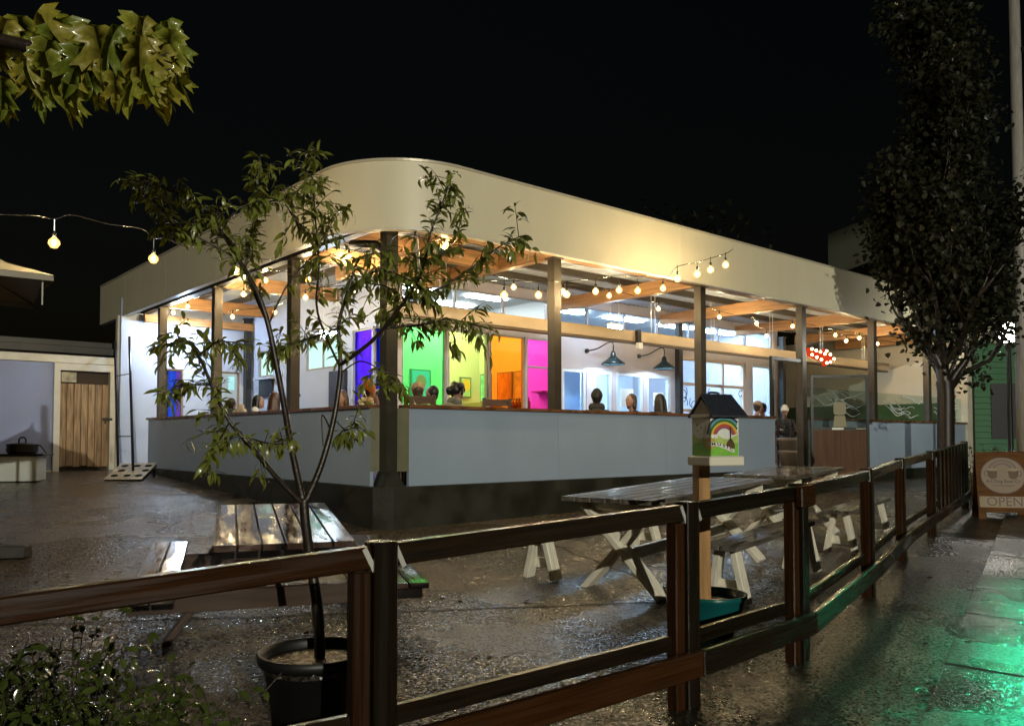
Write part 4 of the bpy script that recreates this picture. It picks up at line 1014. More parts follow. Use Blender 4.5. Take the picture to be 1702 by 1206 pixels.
for p_, d_ in tips:
    for _ in range(int(rnd.uniform(2, 40))):
        c = p_ + Vector((rnd.gauss(0, .16), rnd.gauss(0, .16), rnd.gauss(0, .18)))
        dr = Vector((rnd.gauss(0, 1), rnd.gauss(0, 1), -.5 + rnd.gauss(0, .5))); m_ = orient(dr, rnd.uniform(-1, 1)); s_ = rnd.uniform(.08, .14)
        lv.add([c + m_ @ (q * s_) for q in simple], [(0, 1, 2, 3, 4), (0, 4, 5, 6, 7)])
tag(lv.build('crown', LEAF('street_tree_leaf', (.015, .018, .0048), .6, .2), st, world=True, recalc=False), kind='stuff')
print('street tree leaves', len(lv.f) // 2)

# ---- faint tree behind the roof
bt = at(1150, 640, 30.0); bt.z = gz(bt.x, bt.y)
bk = thing('background_tree', 'faint dark tree standing behind the pavilion roof', 'tree', bt)
MB().tube([bt, bt + Vector((0, 0, 4)), bt + Vector((.2, 0, 8.0))], [.25, .18, .06], 8).build('trunk', bark, bk, world=True)
lv = MB()
for _ in range(1500):
    u_ = rnd.random(); c = bt + Vector((rnd.gauss(0, 1.1), rnd.gauss(0, 1.1), 3.5 + 5.5 * u_)); m_ = orient(Vector((rnd.gauss(0, 1), rnd.gauss(0, 1), rnd.gauss(0, 1))), 0); s_ = rnd.uniform(.15, .3)
    lv.add([c + m_ @ (q * s_) for q in simple], [(0, 1, 2, 3, 4), (0, 4, 5, 6, 7)])
tag(lv.build('crown', MATS['street_tree_leaf'], bk, world=True, recalc=False), kind='stuff')

# ---- bushes
def bush(name, label, c, rx, ry, h, n_, lmat, L0, cat='shrub', group=None):
    o = thing(name, label, cat, c, 0, group); sm = MB(); lm = MB(); ns = max(10, n_ // 22)
    for i in range(ns):
        az = rnd.uniform(0, 6.28); rr = math.sqrt(rnd.random()); b0 = c + Vector((rx * .7 * rr * math.cos(az), ry * .7 * rr * math.sin(az), 0)); b0.z = gz(b0.x, b0.y) if name != 'pot_plant' else c.z
        tp = b0 + Vector((rnd.gauss(0, .3) * rx, rnd.gauss(0, .3) * ry, h * rnd.uniform(.5, 1.05)))
        md = b0.lerp(tp, .5) + Vector((rnd.gauss(0, .03), rnd.gauss(0, .03), .03)); cv = catmull([b0, md, tp], 5)
        sm.tube(cv, [.004 - .00025 * k for k in range(len(cv))], 4, cap=False)
        for k in range(22):
            t = rnd.uniform(.2, 1); p_ = cv[min(len(cv) - 1, int(t * (len(cv) - 1)))]
            dr = Vector((rnd.gauss(0, 1), rnd.gauss(0, 1), rnd.gauss(.1, .6))).normalized(); L_ = L0 * rnd.uniform(.6, 1.3)
            vv, ff = leaf_lance(L_, L_ * .24, rnd.uniform(.1, .9)); m_ = orient(dr, rnd.uniform(-.8, .8)); lm.add([p_ + m_ @ q for q in vv], ff)
    sm.build('stems', bark, o, world=True); tag(lm.build('foliage', lmat, o, world=True, recalc=False, smooth=True), kind='stuff'); return o
shl = LEAF('wet_shrub_leaf', (.045, .062, .013), .16, .12)
c = Vector((-2.00, 3.25, 0)); c.z = gz(c.x, c.y); bush('wet_shrub', 'dense wet green shrub in the lower left corner below the rail', c, .60, .5, .64, 2400, shl, .055)
c = Vector((-1.42, 3.15, 0)); c.z = gz(c.x, c.y); bush('wet_shrub', 'thin wet shrub beside the black tree pot, lower left', c, .46, .40, .50, 1200, shl, .05)
c = at(893, 1200, 4.0); c.z = gz(c.x, c.y) ; bush('ground_plant', 'small green plant under the front fence rail at the bottom edge', c, .10, .08, .08, 120, LEAF('bright_weed', (.06, .09, .02), .3), .03, 'plant')
c = at(1612, 835, 13.6); c.z = gz(c.x, c.y); bush('wet_shrub', 'small glistening shrub between the fence end and the sign', c, .25, .3, 1.0, 420, shl, .05)

# wet leaves blown onto the yard and the verge
fl_ = MB()
for _ in range(150):
    x_, y_ = rnd.uniform(-4.5, 5.5), rnd.uniform(2.6, 11.5); m_ = Matrix.Rotation(rnd.uniform(0, 6.28), 3, 'Z') @ Matrix.Rotation(rnd.gauss(0, .15), 3, 'X'); s_ = rnd.uniform(.03, .07)
    fl_.add([Vector((x_, y_, gz(x_, y_) + .008)) + m_ @ Vector((q.x * s_, q.y * s_, abs(q.z) * s_)) for q in simple], [(0, 1, 2, 3, 4), (0, 4, 5, 6, 7)])
tag(fl_.build('fallen_leaves', LEAF('fallen_leaf', (.07, .045, .012), .25, .1), recalc=False), 'wet brown leaves lying scattered over the yard', 'leaves', kind='stuff')
# ================================================================== PEOPLE AND CHAIRS
def blob(caps, balls, vox, smooth_it=6):
    mb = MB()
    for p0, p1, r0, r1 in caps:
        p0 = Vector(p0); p1 = Vector(p1); mb.tube([p0, p0.lerp(p1, .5), p1], [r0, (r0 + r1) / 2, r1], 14); mb.ball(p0, r0, 14); mb.ball(p1, r1, 14)
    for b in balls: mb.ball(b[0], b[1], 18, b[2] if len(b) > 2 else (1, 1, 1))
    me = mb.mesh('tmp', None, recalc=True); ob = bpy.data.objects.new('tmp', me); col.objects.link(ob)
    md = ob.modifiers.new('r', 'REMESH'); md.mode = 'VOXEL'; md.voxel_size = vox
    ms = ob.modifiers.new('s', 'SMOOTH'); ms.iterations = smooth_it; ms.factor = .5
    dg = bpy.context.evaluated_depsgraph_get(); dg.update()
    out = bpy.data.meshes.new_from_object(ob.evaluated_get(dg)); bpy.data.objects.remove(ob); bpy.data.meshes.remove(me)
    for p_ in out.polygons: p_.use_smooth = True
    return out
def make_pose(lean):
    """seated figure, +y is forward, floor at z=0; lean moves the upper body forwards"""
    hip = Vector((0, -.05, .55)); ch = Vector((0, -.05 + lean * .6, .88)); nk = Vector((0, -.02 + lean, 1.03)); hd = Vector((0, .02 + lean * 1.25, 1.20))
    sk = []; jk = []; tr_ = []; balls = [(hd, .098, (.80, .95, 1.18)), (hd + Vector((0, .085, -.015)), .017, (.8, 1.1, 1.3)), (hd + Vector((0, .05, -.075)), .05, (.9, .8, .7)), (hd + Vector((.078, -.01, -.01)), .022, (.5, .8, 1.2)), (hd + Vector((-.078, -.01, -.01)), .022, (.5, .8, 1.2))]
    sk += [(nk - Vector((0, 0, .06)), hd - Vector((0, .01, .06)), .052, .05), (hip, ch, .12, .13)]
    jk += [(hip, ch, .155, .165), (ch, nk - Vector((0, 0, .06)), .16, .08)]
    for s_ in (-1, 1):
        shd = nk + Vector((s_ * .17, -.01, -.09)); el = shd + Vector((s_ * .06, .10, -.25)); wr = el + Vector((-s_ * .08, .22, .06))
        sk += [(shd, el, .045, .036), (el, wr, .034, .025), (ch, shd, .09, .045), (wr, wr + Vector((-s_ * .02, .07, -.005)), .026, .03)]
        hb = wr + Vector((-s_ * .02, .08, -.005))
        for k in range(4): sk.append((hb + Vector((s_ * (-.024 + .016 * k), 0, 0)), hb + Vector((s_ * (-.026 + .017 * k), .055 + (.012 if k in (1, 2) else 0), -.018)), .009, .008))
        sk.append((wr + Vector((-s_ * .035, .03, 0)), wr + Vector((-s_ * .07, .07, -.005)), .011, .009))
        kn = hip + Vector((s_ * .11, .42, -.03)); an = kn + Vector((0, .02, -.44)); sk += [(hip + Vector((s_ * .09, 0, -.02)), kn, .075, .055), (kn, an, .055, .04), (an, an + Vector((0, .13, -.03)), .036, .03)]
        jk += [(ch, shd, .14, .075), (shd, el, .068, .056), (el, wr, .055, .042)]
        tr_ += [(hip + Vector((s_ * .09, 0, -.02)), kn, .10, .075), (kn, an, .075, .055)]
    tr_.append((hip - Vector((.06, 0, .02)), hip + Vector((.06, 0, -.02)), .13, .13))
    return dict(body=blob(sk, balls, .011, 4), jacket=blob(jk, [], .018, 6), trousers=blob(tr_, [], .02, 6), head=hd, neck=nk)
POSES = [make_pose(.03), make_pose(.16)]
skin = [M('skin_a', (.30, .165, .115), .5), M('skin_b', (.20, .105, .07), .5)]
def hair_mesh(style, hd):
    if style == 'short': return blob([], [(hd + Vector((0, -.055, -.025)), .070, (1.0, .75, 1.1)), (hd + Vector((0, -.034, .032)), .100, (.86, .92, 1.02))], .012)
    if style == 'bun': return blob([], [(hd + Vector((0, -.034, .032)), .100, (.88, .92, 1.04)), (hd + Vector((0, -.11, .08)), .05)], .012)
    if style == 'bob': return blob([(hd + Vector((.06, -.04, 0)), hd + Vector((.075, -.03, -.11)), .05, .04), (hd + Vector((-.06, -.04, 0)), hd + Vector((-.075, -.03, -.11)), .05, .04), (hd + Vector((0, -.06, 0)), hd + Vector((0, -.075, -.12)), .07, .06)], [(hd + Vector((0, -.034, .034)), .102, (.90, .93, 1.02))], .012)
    if style == 'long': return blob([(hd + Vector((.06, -.05, 0)), hd + Vector((.08, -.07, -.22)), .055, .05), (hd + Vector((-.06, -.05, 0)), hd + Vector((-.08, -.07, -.22)), .055, .05), (hd + Vector((0, -.07, 0)), hd + Vector((0, -.11, -.25)), .08, .07)], [(hd + Vector((0, -.034, .034)), .102, (.92, .93, 1.02))], .012)
    if style == 'curly': return blob([], [(hd + Vector((rnd.gauss(0, .055), -.03 + rnd.gauss(0, .05), .04 + rnd.gauss(0, .05))), .05) for _ in range(14)] + [(hd + Vector((0, -.02, .03)), .105, (.9, 1, 1.0))], .012, 2)
def hat_mesh(style, hd):
    if style == 'beanie': return blob([(hd + Vector((0, -.02, .05)), hd + Vector((0, -.035, .10)), .104, .075)], [(hd + Vector((0, -.012, .045)), .112, (.9, 1.0, .75))], .012, 3)
    if style == 'pointed': return blob([(hd + Vector((0, -.02, .05)), hd + Vector((0, -.06, .17)), .105, .045)], [(hd + Vector((0, -.012, .045)), .112, (.9, 1.0, .75))], .012, 3)
    if style == 'cap': return blob([], [(hd + Vector((0, -.012, .05)), .112, (.88, .98, .80)), (hd + Vector((0, .11, .045)), .08, (.9, .9, .12))], .010, 2)
    if style == 'hood': return blob([(hd + Vector((0, -.03, .03)), hd + Vector((0, -.05, -.14)), .118, .12)], [], .014, 4)
    if style == 'collar': return blob([(hd + Vector((-.07, -.06, -.15)), hd + Vector((.07, -.06, -.15)), .075, .075)], [], .014, 4)
HC = {}
def cached(kind, style, pose):
    k = (kind, style, pose)
    if k not in HC: HC[k] = (hair_mesh if kind == 'hair' else hat_mesh)(style, POSES[pose]['head'])
    return HC[k]
def mput(name, me, mat, parent):
    o = bpy.data.objects.new(name, me); col.objects.link(o); o.parent = parent
    if not me.materials: me.materials.append(None)
    o.material_slots[0].link = 'OBJECT'; o.material_slots[0].material = mat; return o
eye_me = MB().ball((0, 0, 0), .009, 8).mesh('eye', M('eye_dark', (.02, .012, .01), .2), smooth=True)
mouth_me = MB().ball((0, 0, 0), .018, 8, (1, .35, .3)).mesh('mouth', M('lips', (.32, .09, .08), .4), smooth=True)
cloth = lambda n, c: M('cloth_' + n, c, .8, var=.2, nscale=20, bump=.2, bscale=60)
def person(label, pos, rz, pose, jc, hair=None, hc=(.02, .012, .008), hat=None, hatc=None, sk=0, extra=None):
    o = thing('person', label, 'person', pos, rz, 'people seated on the patio'); o.scale = (.95, .95, .97); P_ = POSES[pose]; hd = P_['head']
    mput('body', P_['body'], skin[sk], o); mput('jacket', P_['jacket'], jc, o); mput('trousers', P_['trousers'], cloth('denim', (.02, .03, .06)), o)
    if hair: mput('hair', cached('hair', hair, pose), M('hair_%.3f_%.3f' % hc[:2], tuple(x * .55 for x in hc), .45, var=.3, nscale=30), o)
    if hat: mput('hat', cached('hat', hat, pose), hatc, o)
    if extra: mput('collar', cached('hat', extra[0], pose), extra[1], o)
    for s_ in (-1, 1): put('eye', eye_me, o, hd + Vector((s_ * .033, .083, .012)))
    put('mouth', mouth_me, o, hd + Vector((0, .088, -.055)))
    return o
FZ = FLOOR; LIFT = Vector((0, 0, .085))
def dpos(px, a=None, b=None):
    if a is not None: return W(a, b_on_a(px, a), FZ)
    return W(a_on_b(px, b), b, FZ)
# chair, one prototype
chw = M('dark_chair_wood', (.09, .045, .022), .4, var=.3, nscale=4, stretch=(1, 1, 4))
def make_chair(label, pos, rz):
    c_ = thing('wooden_chair', label, 'chair', pos, rz, 'wooden chairs on the patio')
    MB().box(-.22, .22, -.22, .20, .52, .555).build('seat', chw, c_, bevel=.006)
    for x in (-.19, .19):
        MB().box(x - .02, x + .02, .15, .19, 0, .52).build('leg', chw, c_); MB().box(x - .02, x + .02, -.21, -.17, 0, 1.16).build('leg', chw, c_)
    MB().box(-.17, .17, -.20, -.18, 1.05, 1.14).build('back_slat', chw, c_, bevel=.004); MB().box(-.17, .17, -.20, -.18, .80, .90).build('back_slat', chw, c_, bevel=.004)
    return c_
chair0 = None
def chair(label, pos, rz):
    global chair0
    if chair0 is None: chair0 = make_chair(label, pos, rz); return chair0
    c_ = copy_tree(chair0); c_.location = pos; c_.rotation_euler = (0, 0, rz); c_['label'] = label; return c_
dk = cloth('dark', (.02, .02, .022)); grn = cloth('green', (.04, .055, .03)); crm = cloth('cream', (.62, .52, .33)); gry = cloth('grey', (.14, .14, .11)); brn = cloth('brown', (.11, .07, .04)); blu = cloth('blue', (.03, .06, .25)); tanc = cloth('tan', (.30, .21, .12)); org = cloth('orange', (.55, .15, .02)); blk = cloth('black', (.012, .013, .01)); wht = cloth('white', (.6, .6, .55))
# facing: rz=0 looks along world +y (away from the camera); pi/2 looks to -x; -pi/2 looks to +x; pi towards the camera
PEOPLE = [
 ('person in dark green coat seen from behind at the patio left', dpos(376, a=.75), R(-10), 1, grn, 'short', (.03, .016, .010), None, None, 0, ('collar', grn)),
 ('dark-haired person in black top with pale collar turned right', dpos(425, a=.85), R(-75), 0, dk, 'bob', (.012, .008, .007), None, None, 0, ('collar', wht)),
 ('person with long reddish-brown hair behind the tree trunk', dpos(455, a=.65), R(-20), 0, brn, 'long', (.09, .035, .015), None, None, 0, None),
 ('dark-haired person with a bun turned left', dpos(490, a=1.0), R(80), 0, dk, 'bun', (.010, .008, .008), None, None, 0, None),
 ('person with wavy light brown hair just left of the orange hat', dpos(570, a=1.3), R(150), 0, tanc, 'long', (.14, .07, .03), None, None, 0, None),
 ('person in orange knit hat and cream jacket near the corner', dpos(608, a=.62), R(-38), 0, crm, 'short', (.05, .03, .02), 'pointed', org, 0, ('collar', crm)),
 ('dark-haired person half hidden behind the corner post', dpos(634, a=1.5), R(70), 0, dk, 'short', (.012, .01, .01), None, None, 0, None),
 ('person in tan cap and green jacket behind the wooden chair back', dpos(695, b=.95), R(15), 0, grn, 'short', (.10, .06, .03), 'cap', tanc, 0, ('collar', tanc)),
 ('dark-haired person turned left under the green window', dpos(722, b=1.35), R(60), 0, dk, 'short', (.012, .01, .01), None, None, 1, None),
 ('person with big dark curls and grey hooded top leaning over', dpos(740, b=.62), R(-50), 1, gry, 'curly', (.010, .011, .008), None, None, 0, ('collar', gry)),
 ('person in dark knit hat and black coat seen from behind', dpos(992, b=.70), R(-8), 0, dk, 'short', (.012, .01, .01), 'beanie', blk, 0, ('collar', dk)),
 ('smiling person with brown bobbed hair facing left', dpos(1052, b=.95), R(125), 0, dk, 'bob', (.05, .028, .016), None, None, 0, None),
 ('person with long dark hair seen from behind below the right lamp', dpos(1098, b=.65), R(10), 0, dk, 'long', (.016, .011, .008), None, None, 0, None),
 ('person in blue shirt and pale cap bending by the roll-up door', dpos(1152, b=1.6), R(-60), 1, blu, 'short', (.05, .03, .02), 'cap', tanc, 0, None),
 ('person in tan cap beyond the rainbow box', dpos(1258, b=1.1), R(-40), 0, brn, 'short', (.05, .03, .02), 'cap', tanc, 0, None),
 ('dark-haired person facing the one in the tan cap', dpos(1270, b=1.5), R(100), 0, dk, 'short', (.012, .01, .01), None, None, 1, None),
 ('person in white knit hat seen through the patio gateway', dpos(1304, b=2.2), R(170), 0, dk, 'short', (.03, .02, .02), 'beanie', wht, 1, None),
]
for a_ in PEOPLE:
    person(a_[0], a_[1] + LIFT, *a_[2:]); hname = a_[0]
    cc_ = chair('wooden chair under the ' + ' '.join(hname.split()[:9]), a_[1] + Matrix.Rotation(a_[2], 3, 'Z') @ Vector((0, -.03, 0)), a_[2]); cc_.scale = (1, 1, .86)
chair('empty wooden chair with its back above the half wall', dpos(818, b=.50), R(22)).scale = (1, 1, 1)
chair('wooden chair back right behind the cap rail near the corner post', dpos(690, b=.42), R(25)).scale = (1, 1, 1)
# beige coat over the rail
mb = None
coat = blob([((-.12, 0, .0), (.10, .02, .03), .07, .06), ((-.02, 0, .05), (.03, .02, .12), .06, .05)], [], .012, 3); coat.materials.append(cloth('fleece', (.42, .34, .24)))
o = put('fleece_coat', coat, None, W(.42, b_on_a(398, .42), .43), (0, 0, R(-40))); tag(o, 'crumpled beige fleece coat piled by the rail on the left', 'coat')

# ================================================================== STRING LIGHTS
bulb_me = MB().lathe([(.0, -.106), (.028, -.098), (.050, -.064), (.045, -.034), (.019, -.006), (.012, .0)], n=12).mesh('bulb_glass', haloglass, smooth=True)
fil_me = MB().ball((0, 0, -.055), .021, 10, (.8, .8, 1.25)).mesh('filament', bulbmat, smooth=True)
drop_me = MB().tube([(0, 0, 0), (0, 0, .1)], .005, 5).mesh('drop_wire', M('wet_wire', (.035, .033, .03), .22))
sock_me = MB().lathe([(.0, .0), (.016, .0), (.018, .045), (.008, .055), (.0, .056)], n=10).mesh('socket', black, smooth=True)
wirem = M('wet_wire', (.035, .033, .03), .22)
def string(label, wire, bulbs, group='string lights with warm bulbs', wr=.006, drop=.4):
    """wire: world points; bulbs: world points of bulb centres, hung by a short drop"""
    o = thing('string_light', label, 'string light', wire[0], 0, group); L0 = Vector(wire[0])
    MB().tube(catmull(wire, 5), wr, 5).build('wire', wirem, o, smooth=True, world=True)
    for b in bulbs:
        t = put('socket', sock_me, o, b + Vector((0, 0, .035)) - L0); put('bulb_glass', bulb_me, t, (0, 0, 0)); put('drop_wire', drop_me, t, (0, 0, .05), (0, 0, 0), (1, 1, drop)); put('filament', fil_me, t, (0, 0, 0))
    return o
def bl(l): return [at(x, y, Y) for x, y, Y in l]
B1 = bl([(90, 400, 7.4), (255, 427, 8.6), (393, 448, 9.9)])
string('string light with three bulbs crossing from the left edge to the fascia', [at(-120, 345, 6.6), at(0, 356, 7.0), at(60, 358, 7.25), B1[0] + Vector((0, 0, .20)), at(120, 357, 7.6), at(180, 372, 8.0), at(235, 380, 8.45), B1[1] + Vector((0, 0, .20)), at(275, 396, 8.8), at(310, 410, 9.2), at(345, 408, 9.55), B1[2] + Vector((0, 0, .17)), at(430, 430, 10.4), at(470, 434, 11.0)], B1, drop=1.15)
for b in B1[:2]:
    pass
B2 = [W(.42, b_on_a(x, .42), 0) for x in (512, 441, 405, 312, 288)]
ys2 = (462, 464, 487, 508, 518)
B2 = [at(x, y, q.y) for x, y, q in zip((512, 441, 405, 312, 288), ys2, B2)]
w2 = [W(.3, .5, 2.55)]
for q in B2: w2 += [q + Vector((0, 0, .12))]
string('string light under the left eave behind the small tree', w2 + [W(.42, 9.3, 2.4)], B2)
B3 = [at(580, 425, W(.9, b_on_a(580, .9), 0).y), at(738, 408, W(a_on_b(738, .5), .5, 0).y)]
string('short string light at the rounded corner beside the down pipe', [W(.5, 2.2, 2.66), B3[0] + Vector((0, 0, .10)), W(.7, .8, 2.35), B3[1] + Vector((0, 0, .10)), W(2.2, .4, 2.62)], B3)
xs4 = [(693, 482), (838, 488), (895, 488), (942, 487), (990, 482), (1029, 480), (1060, 481), (1102, 477)]
def on_b(x, b): return W(a_on_b(x, b), b, 0).y
B4 = [at(x, y, on_b(x, -.25)) for x, y in xs4]
xs5 = [(1126, 461), (1159, 453), (1181, 446), (1206, 438)]
B5 = [at(x, y, on_b(x, -1.3)) for x, y in xs5]
w4 = [W(.45, .0, 2.3)] + [q + Vector((0, 0, .17 if i not in (5, 6, 7) else .2)) for i, q in enumerate(B4)] + [at(1112, 458, on_b(1112, -.45))] + [q + Vector((0, 0, .15)) for q in B5] + [at(1218, 414, on_b(1218, -.36))]
string('long string light along the right eave climbing onto the fascia', w4, B4 + B5, drop=.85)
# small warm bulbs deeper in, and the red marquee arrow
B6 = [W(13.0, .9, 2.28), W(10.8, 1.6, 2.28)]
string('string light deep under the roof behind the patio gate', [W(9.7, 1.2, 2.55), B6[1] + Vector((0, 0, .12)), B6[0] + Vector((0, 0, .12)), W(15.3, .6, 2.5)], B6)
B7 = [W(a, 1.55 + .25 * math.sin(a * 2.1), 2.52) for a in (3.6, 4.5, 5.4, 7.2, 8.1, 9.0, 10.4, 11.4, 13.6, 14.6, 16.2)]  # string added to warm the patio, mostly extra bulbs
string('extra string light added deep below the patio ceiling on the right', [W(2.95, 1.5, 2.58)] + [q + Vector((0, 0, .10)) for q in B7] + [W(17.5, 1.5, 2.58)], B7)
B8 = [W(1.3 + .2 * math.sin(b * 2.3), b, 2.42) for b in (2.0, 3.3, 4.4, 6.3, 7.4)]  # further bulbs added for warm light on the left side
string('extra string light added deep below the patio ceiling on the left', [W(1.4, 1.4, 2.58)] + [q + Vector((0, 0, .10)) for q in B8] + [W(1.3, 8.36, 2.56)], B8)
ma = thing('marquee_arrow', 'small red marquee sign studded with bulbs under the roof', 'sign', W(12.2, 1.05, 1.72), TH)
redm = EM('lit_red_sign', (1.0, .07, .02), .7)
MB().prism([(-.55, 0, .30), (.1, 0, .22), (.1, 0, .32), (.55, 0, .10), (.1, 0, -.08), (.1, 0, .02), (-.55, 0, .12)], (0, .08, 0)).build('arrow_box', redm, ma)
mbulb = MB().ball((0, 0, 0), .028, 10).mesh('bulb', EM('marquee_bulb', (1, .72, .36), 22), smooth=True)
for x, z in ((-.5, .27), (-.32, .25), (-.14, .23), (.06, .20), (-.5, .14), (-.3, .1), (-.1, .06), (.14, .27), (.3, .20), (.46, .11), (.14, .0), (.3, .03)): put('bulb', mbulb, ma, (x, -.025, z))
# lamp up under the roof at the far left (cool)
lf = thing('eave_lamp', 'bright cool lamp under the eave at the far left end', 'lamp', W(.75, 9.1, 2.36), TH)
MB().lathe([(.0, .16), (.05, .16), (.06, .10), (.11, .04), (.11, .0)], n=16).build('lamp_shade', whitetrim, lf, smooth=True)
MB().ball((0, 0, -.03), .075, 14).build('lamp_globe', EM('cool_lamp', (.60, .77, 1.0), 620), lf, smooth=True)
# tall lamp behind the street tree seen as a star of light under the pavilion edge
wl = thing('wall_globe', 'warm globe lamp on the white end wall behind the street tree', 'lamp', at(1560, 577, W(a_on_b(1560, 1.7), 1.7, 0).y), TH)
MB().ball((0, 0, 0), .09, 14).build('globe', EM('warm_globe', (1, .80, .50), 300), wl, smooth=True)
MB().tube([(0, 0, .09), (0, 0, 2.95 - (wl.location.z - CZ))], .012, 6).build('stem', black, wl)
# ================================================================== GOOSENECK LAMPS
def gooseneck(label, px):
    a = a_on_b(px, QB - .45); o = thing('gooseneck_lamp', label, 'lamp', W(a, QB, 1.42), TH, 'black gooseneck wall lamps')
    q = MB().lathe([(.0, .0), (.05, .0), (.05, .03), (.0, .03)], n=14); q.xf(Matrix.Rotation(R(90), 3, 'X')); q.shift((-.32, 0, .42)).build('wall_plate', black, o)
    MB().tube(catmull([(-.32, -.02, .42), (-.2, -.2, .46), (-.08, -.4, .58), (.0, -.46, .56), (.0, -.46, .38)], 5), .013, 8).build('arm', black, o, smooth=True)
    MB().lathe([(.03, .40), (.05, .36), (.06, .29), (.12, .24), (.24, .15), (.25, .12), (.235, .125), (.11, .225), (.05, .27), (.0, .27)], (0, -.46, 0), n=24).build('lamp_shade', M('black_enamel', (.02, .035, .04), .25), o, smooth=True)
    MB().ball((0, -.46, .19), .045, 12).build('bulb', EM('gooseneck_bulb', (.60, .80, 1.0), 700), o, smooth=True)
gooseneck('black gooseneck lamp over the left glazed door', 1019); gooseneck('black gooseneck lamp over the right glazed door', 1104)

def pendant(label, pos):
    o = thing('pendant_lamp', label, 'lamp', pos, TH, 'cool pendant lamps under the patio roof')
    MB().box(-.16, .16, -.05, .05, .0, .10).build('lamp_body', EM('pendant_glow', (.70, .86, 1.0), 85), o, bevel=.01)
    MB().box(-.18, .18, -.06, .06, .102, .13).build('lamp_cap', whitetrim, o)
    for x in (-.12, .12): MB().tube([(x, 0, .13), (x, 0, CEIL - (pos.z - CZ))], .005, 5).build('hanger_wire', MATS['wire_white'], o)
pendant('bright cool pendant lamp hanging before the clerestory windows', at(1022, 548, W(a_on_b(1022, 2.75), 2.75, 0).y))
pendant('added cool fill lamp above the left patio seating behind the tree', at(548, 560, W(1.55, b_on_a(548, 1.55), 0).y))  # lamp added to brighten the left patio walls
# ================================================================== PATIO UMBRELLA (left edge)
uc = Vector((-5.48, 7.6, 0)); uc.z = gz(uc.x, uc.y)
um = thing('patio_umbrella', 'beige canvas patio umbrella poking in at the left edge', 'umbrella', uc)
canvas = M('wet_canvas', (.30, .27, .20), .6, var=.1, nscale=6)
rim = []
tip1 = at(85, 457, 7.1) - uc; tip2 = at(20, 492, 8.0) - uc
rad_ = 1.36; a0 = R(-10); zr = at(85, 457, 7.36).z - uc.z
apex = Vector((0, 0, zr + .62)); n_ = 4; tips8 = [Vector((rad_ * math.cos(a0 + i * 2 * math.pi / n_), rad_ * math.sin(a0 + i * 2 * math.pi / n_), zr)) for i in range(n_)]
mb = MB()
for i in range(n_):
    p0, p1 = tips8[i], tips8[(i + 1) % n_]; mid = (p0 + p1) / 2 * .965 + Vector((0, 0, 0.05 - .02)); 
    rows = []
    for t in (0, .33, .66, 1):
        q0, q1 = apex.lerp(p0, t) - Vector((0, 0, .10 * math.sin(t * math.pi))), apex.lerp(p1, t) - Vector((0, 0, .10 * math.sin(t * math.pi))); qm = (q0 + q1) / 2 * (1 - .03 * t); qm.z = (q0.z + q1.z) / 2 - .02 * t + .04 * t
        rows.append([q0, qm, q1])
    k = len(mb.v); mb.v += [q for r_ in rows for q in r_]
    for r_ in range(3):
        for c_ in range(2): mb.f.append([k + r_ * 3 + c_, k + r_ * 3 + c_ + 1, k + r_ * 3 + 4 + c_, k + r_ * 3 + 3 + c_])
    # valance
    v0, vm, v1 = rows[3]; dn = Vector((0, 0, -.06)); k = len(mb.v); mb.v += [v0, vm, v1, v0 + dn * .9, vm + dn, v1 + dn * .9]; mb.f += [[k, k + 1, k + 4, k + 3], [k + 1, k + 2, k + 5, k + 4]]
mb.build('canopy', canvas, um, recalc=False)
for i in range(n_): MB().tube([apex - Vector((0, 0, .05)), apex.lerp(tips8[i], .5) - Vector((0, 0, .12)), tips8[i] - Vector((0, 0, .015))], .008, 5).build('rib', black, um)
MB().tube([(0, 0, .05), (0, 0, apex.z + .06)], .022, 10).build('pole', M('umbrella_pole', (.2, .12, .06), .4), um)
MB().box(-.3, .3, -.3, .3, .0, .07).build('base_plate', M('base_iron', (.05, .045, .04), .4), um, bevel=.01)
MB().tube([tips8[0] + Vector((-.1, 0, -.03)), tips8[0] + Vector((-.1, 0, -.27))], .006, 5).build('tie_cord', M('cord_white', (.6, .58, .5), .5), um)

ws = at(-20, 926, 7.7); ws.z = gz(ws.x, ws.y)
wst = thing('wheel_stop', 'low concrete wheel stop lying on the yard at the left edge', 'wheel stop', ws, R(8))
MB().prism([(-1.2, -.10, 0), (-1.2, .10, 0), (-1.2, .07, .11), (-1.2, -.07, .11)], (1.55, 0, 0)).build('concrete_block', M('stop_concrete', (.035, .03, .026), .5, var=.3), wst, bevel=.008)
# ================================================================== RIGHT SIDE
# sandwich board
sb0 = Vector((7.17, 12.05, 0)); sb0.z = gz(sb0.x, sb0.y) + .005
sbo = thing('sandwich_board', 'orange-brown wooden A-frame sign reading OPEN on the sidewalk', 'sign', sb0, R(-14))
ply = M('stained_plywood', (.11, .045, .009), .7, spec=.2, var=.25, nscale=4, stretch=(1, 1, 6))
mark = M('sign_burgundy', (.045, .012, .008), .5); cream2 = M('sign_cream', (.20, .13, .045), .5)
tl_ = R(9); bw, bh = .70, .98
for s_ in (1, -1):
    o = MB().box(-bw / 2, bw / 2, -.012, .012, .10, bh).box(-bw / 2, -bw / 2 + .1, -.012, .012, 0, .10).box(bw / 2 - .1, bw / 2, -.012, .012, 0, .10).build('board', ply, sbo)
    o.rotation_euler = (-s_ * tl_, 0, 0); o.location = (0, -s_ * .17, 0)
    if s_ == 1: bd = o
def flat(mb_, y=-.0135): mb_.v = [Vector((q.x, y, q.y)) for q in mb_.v]; return mb_
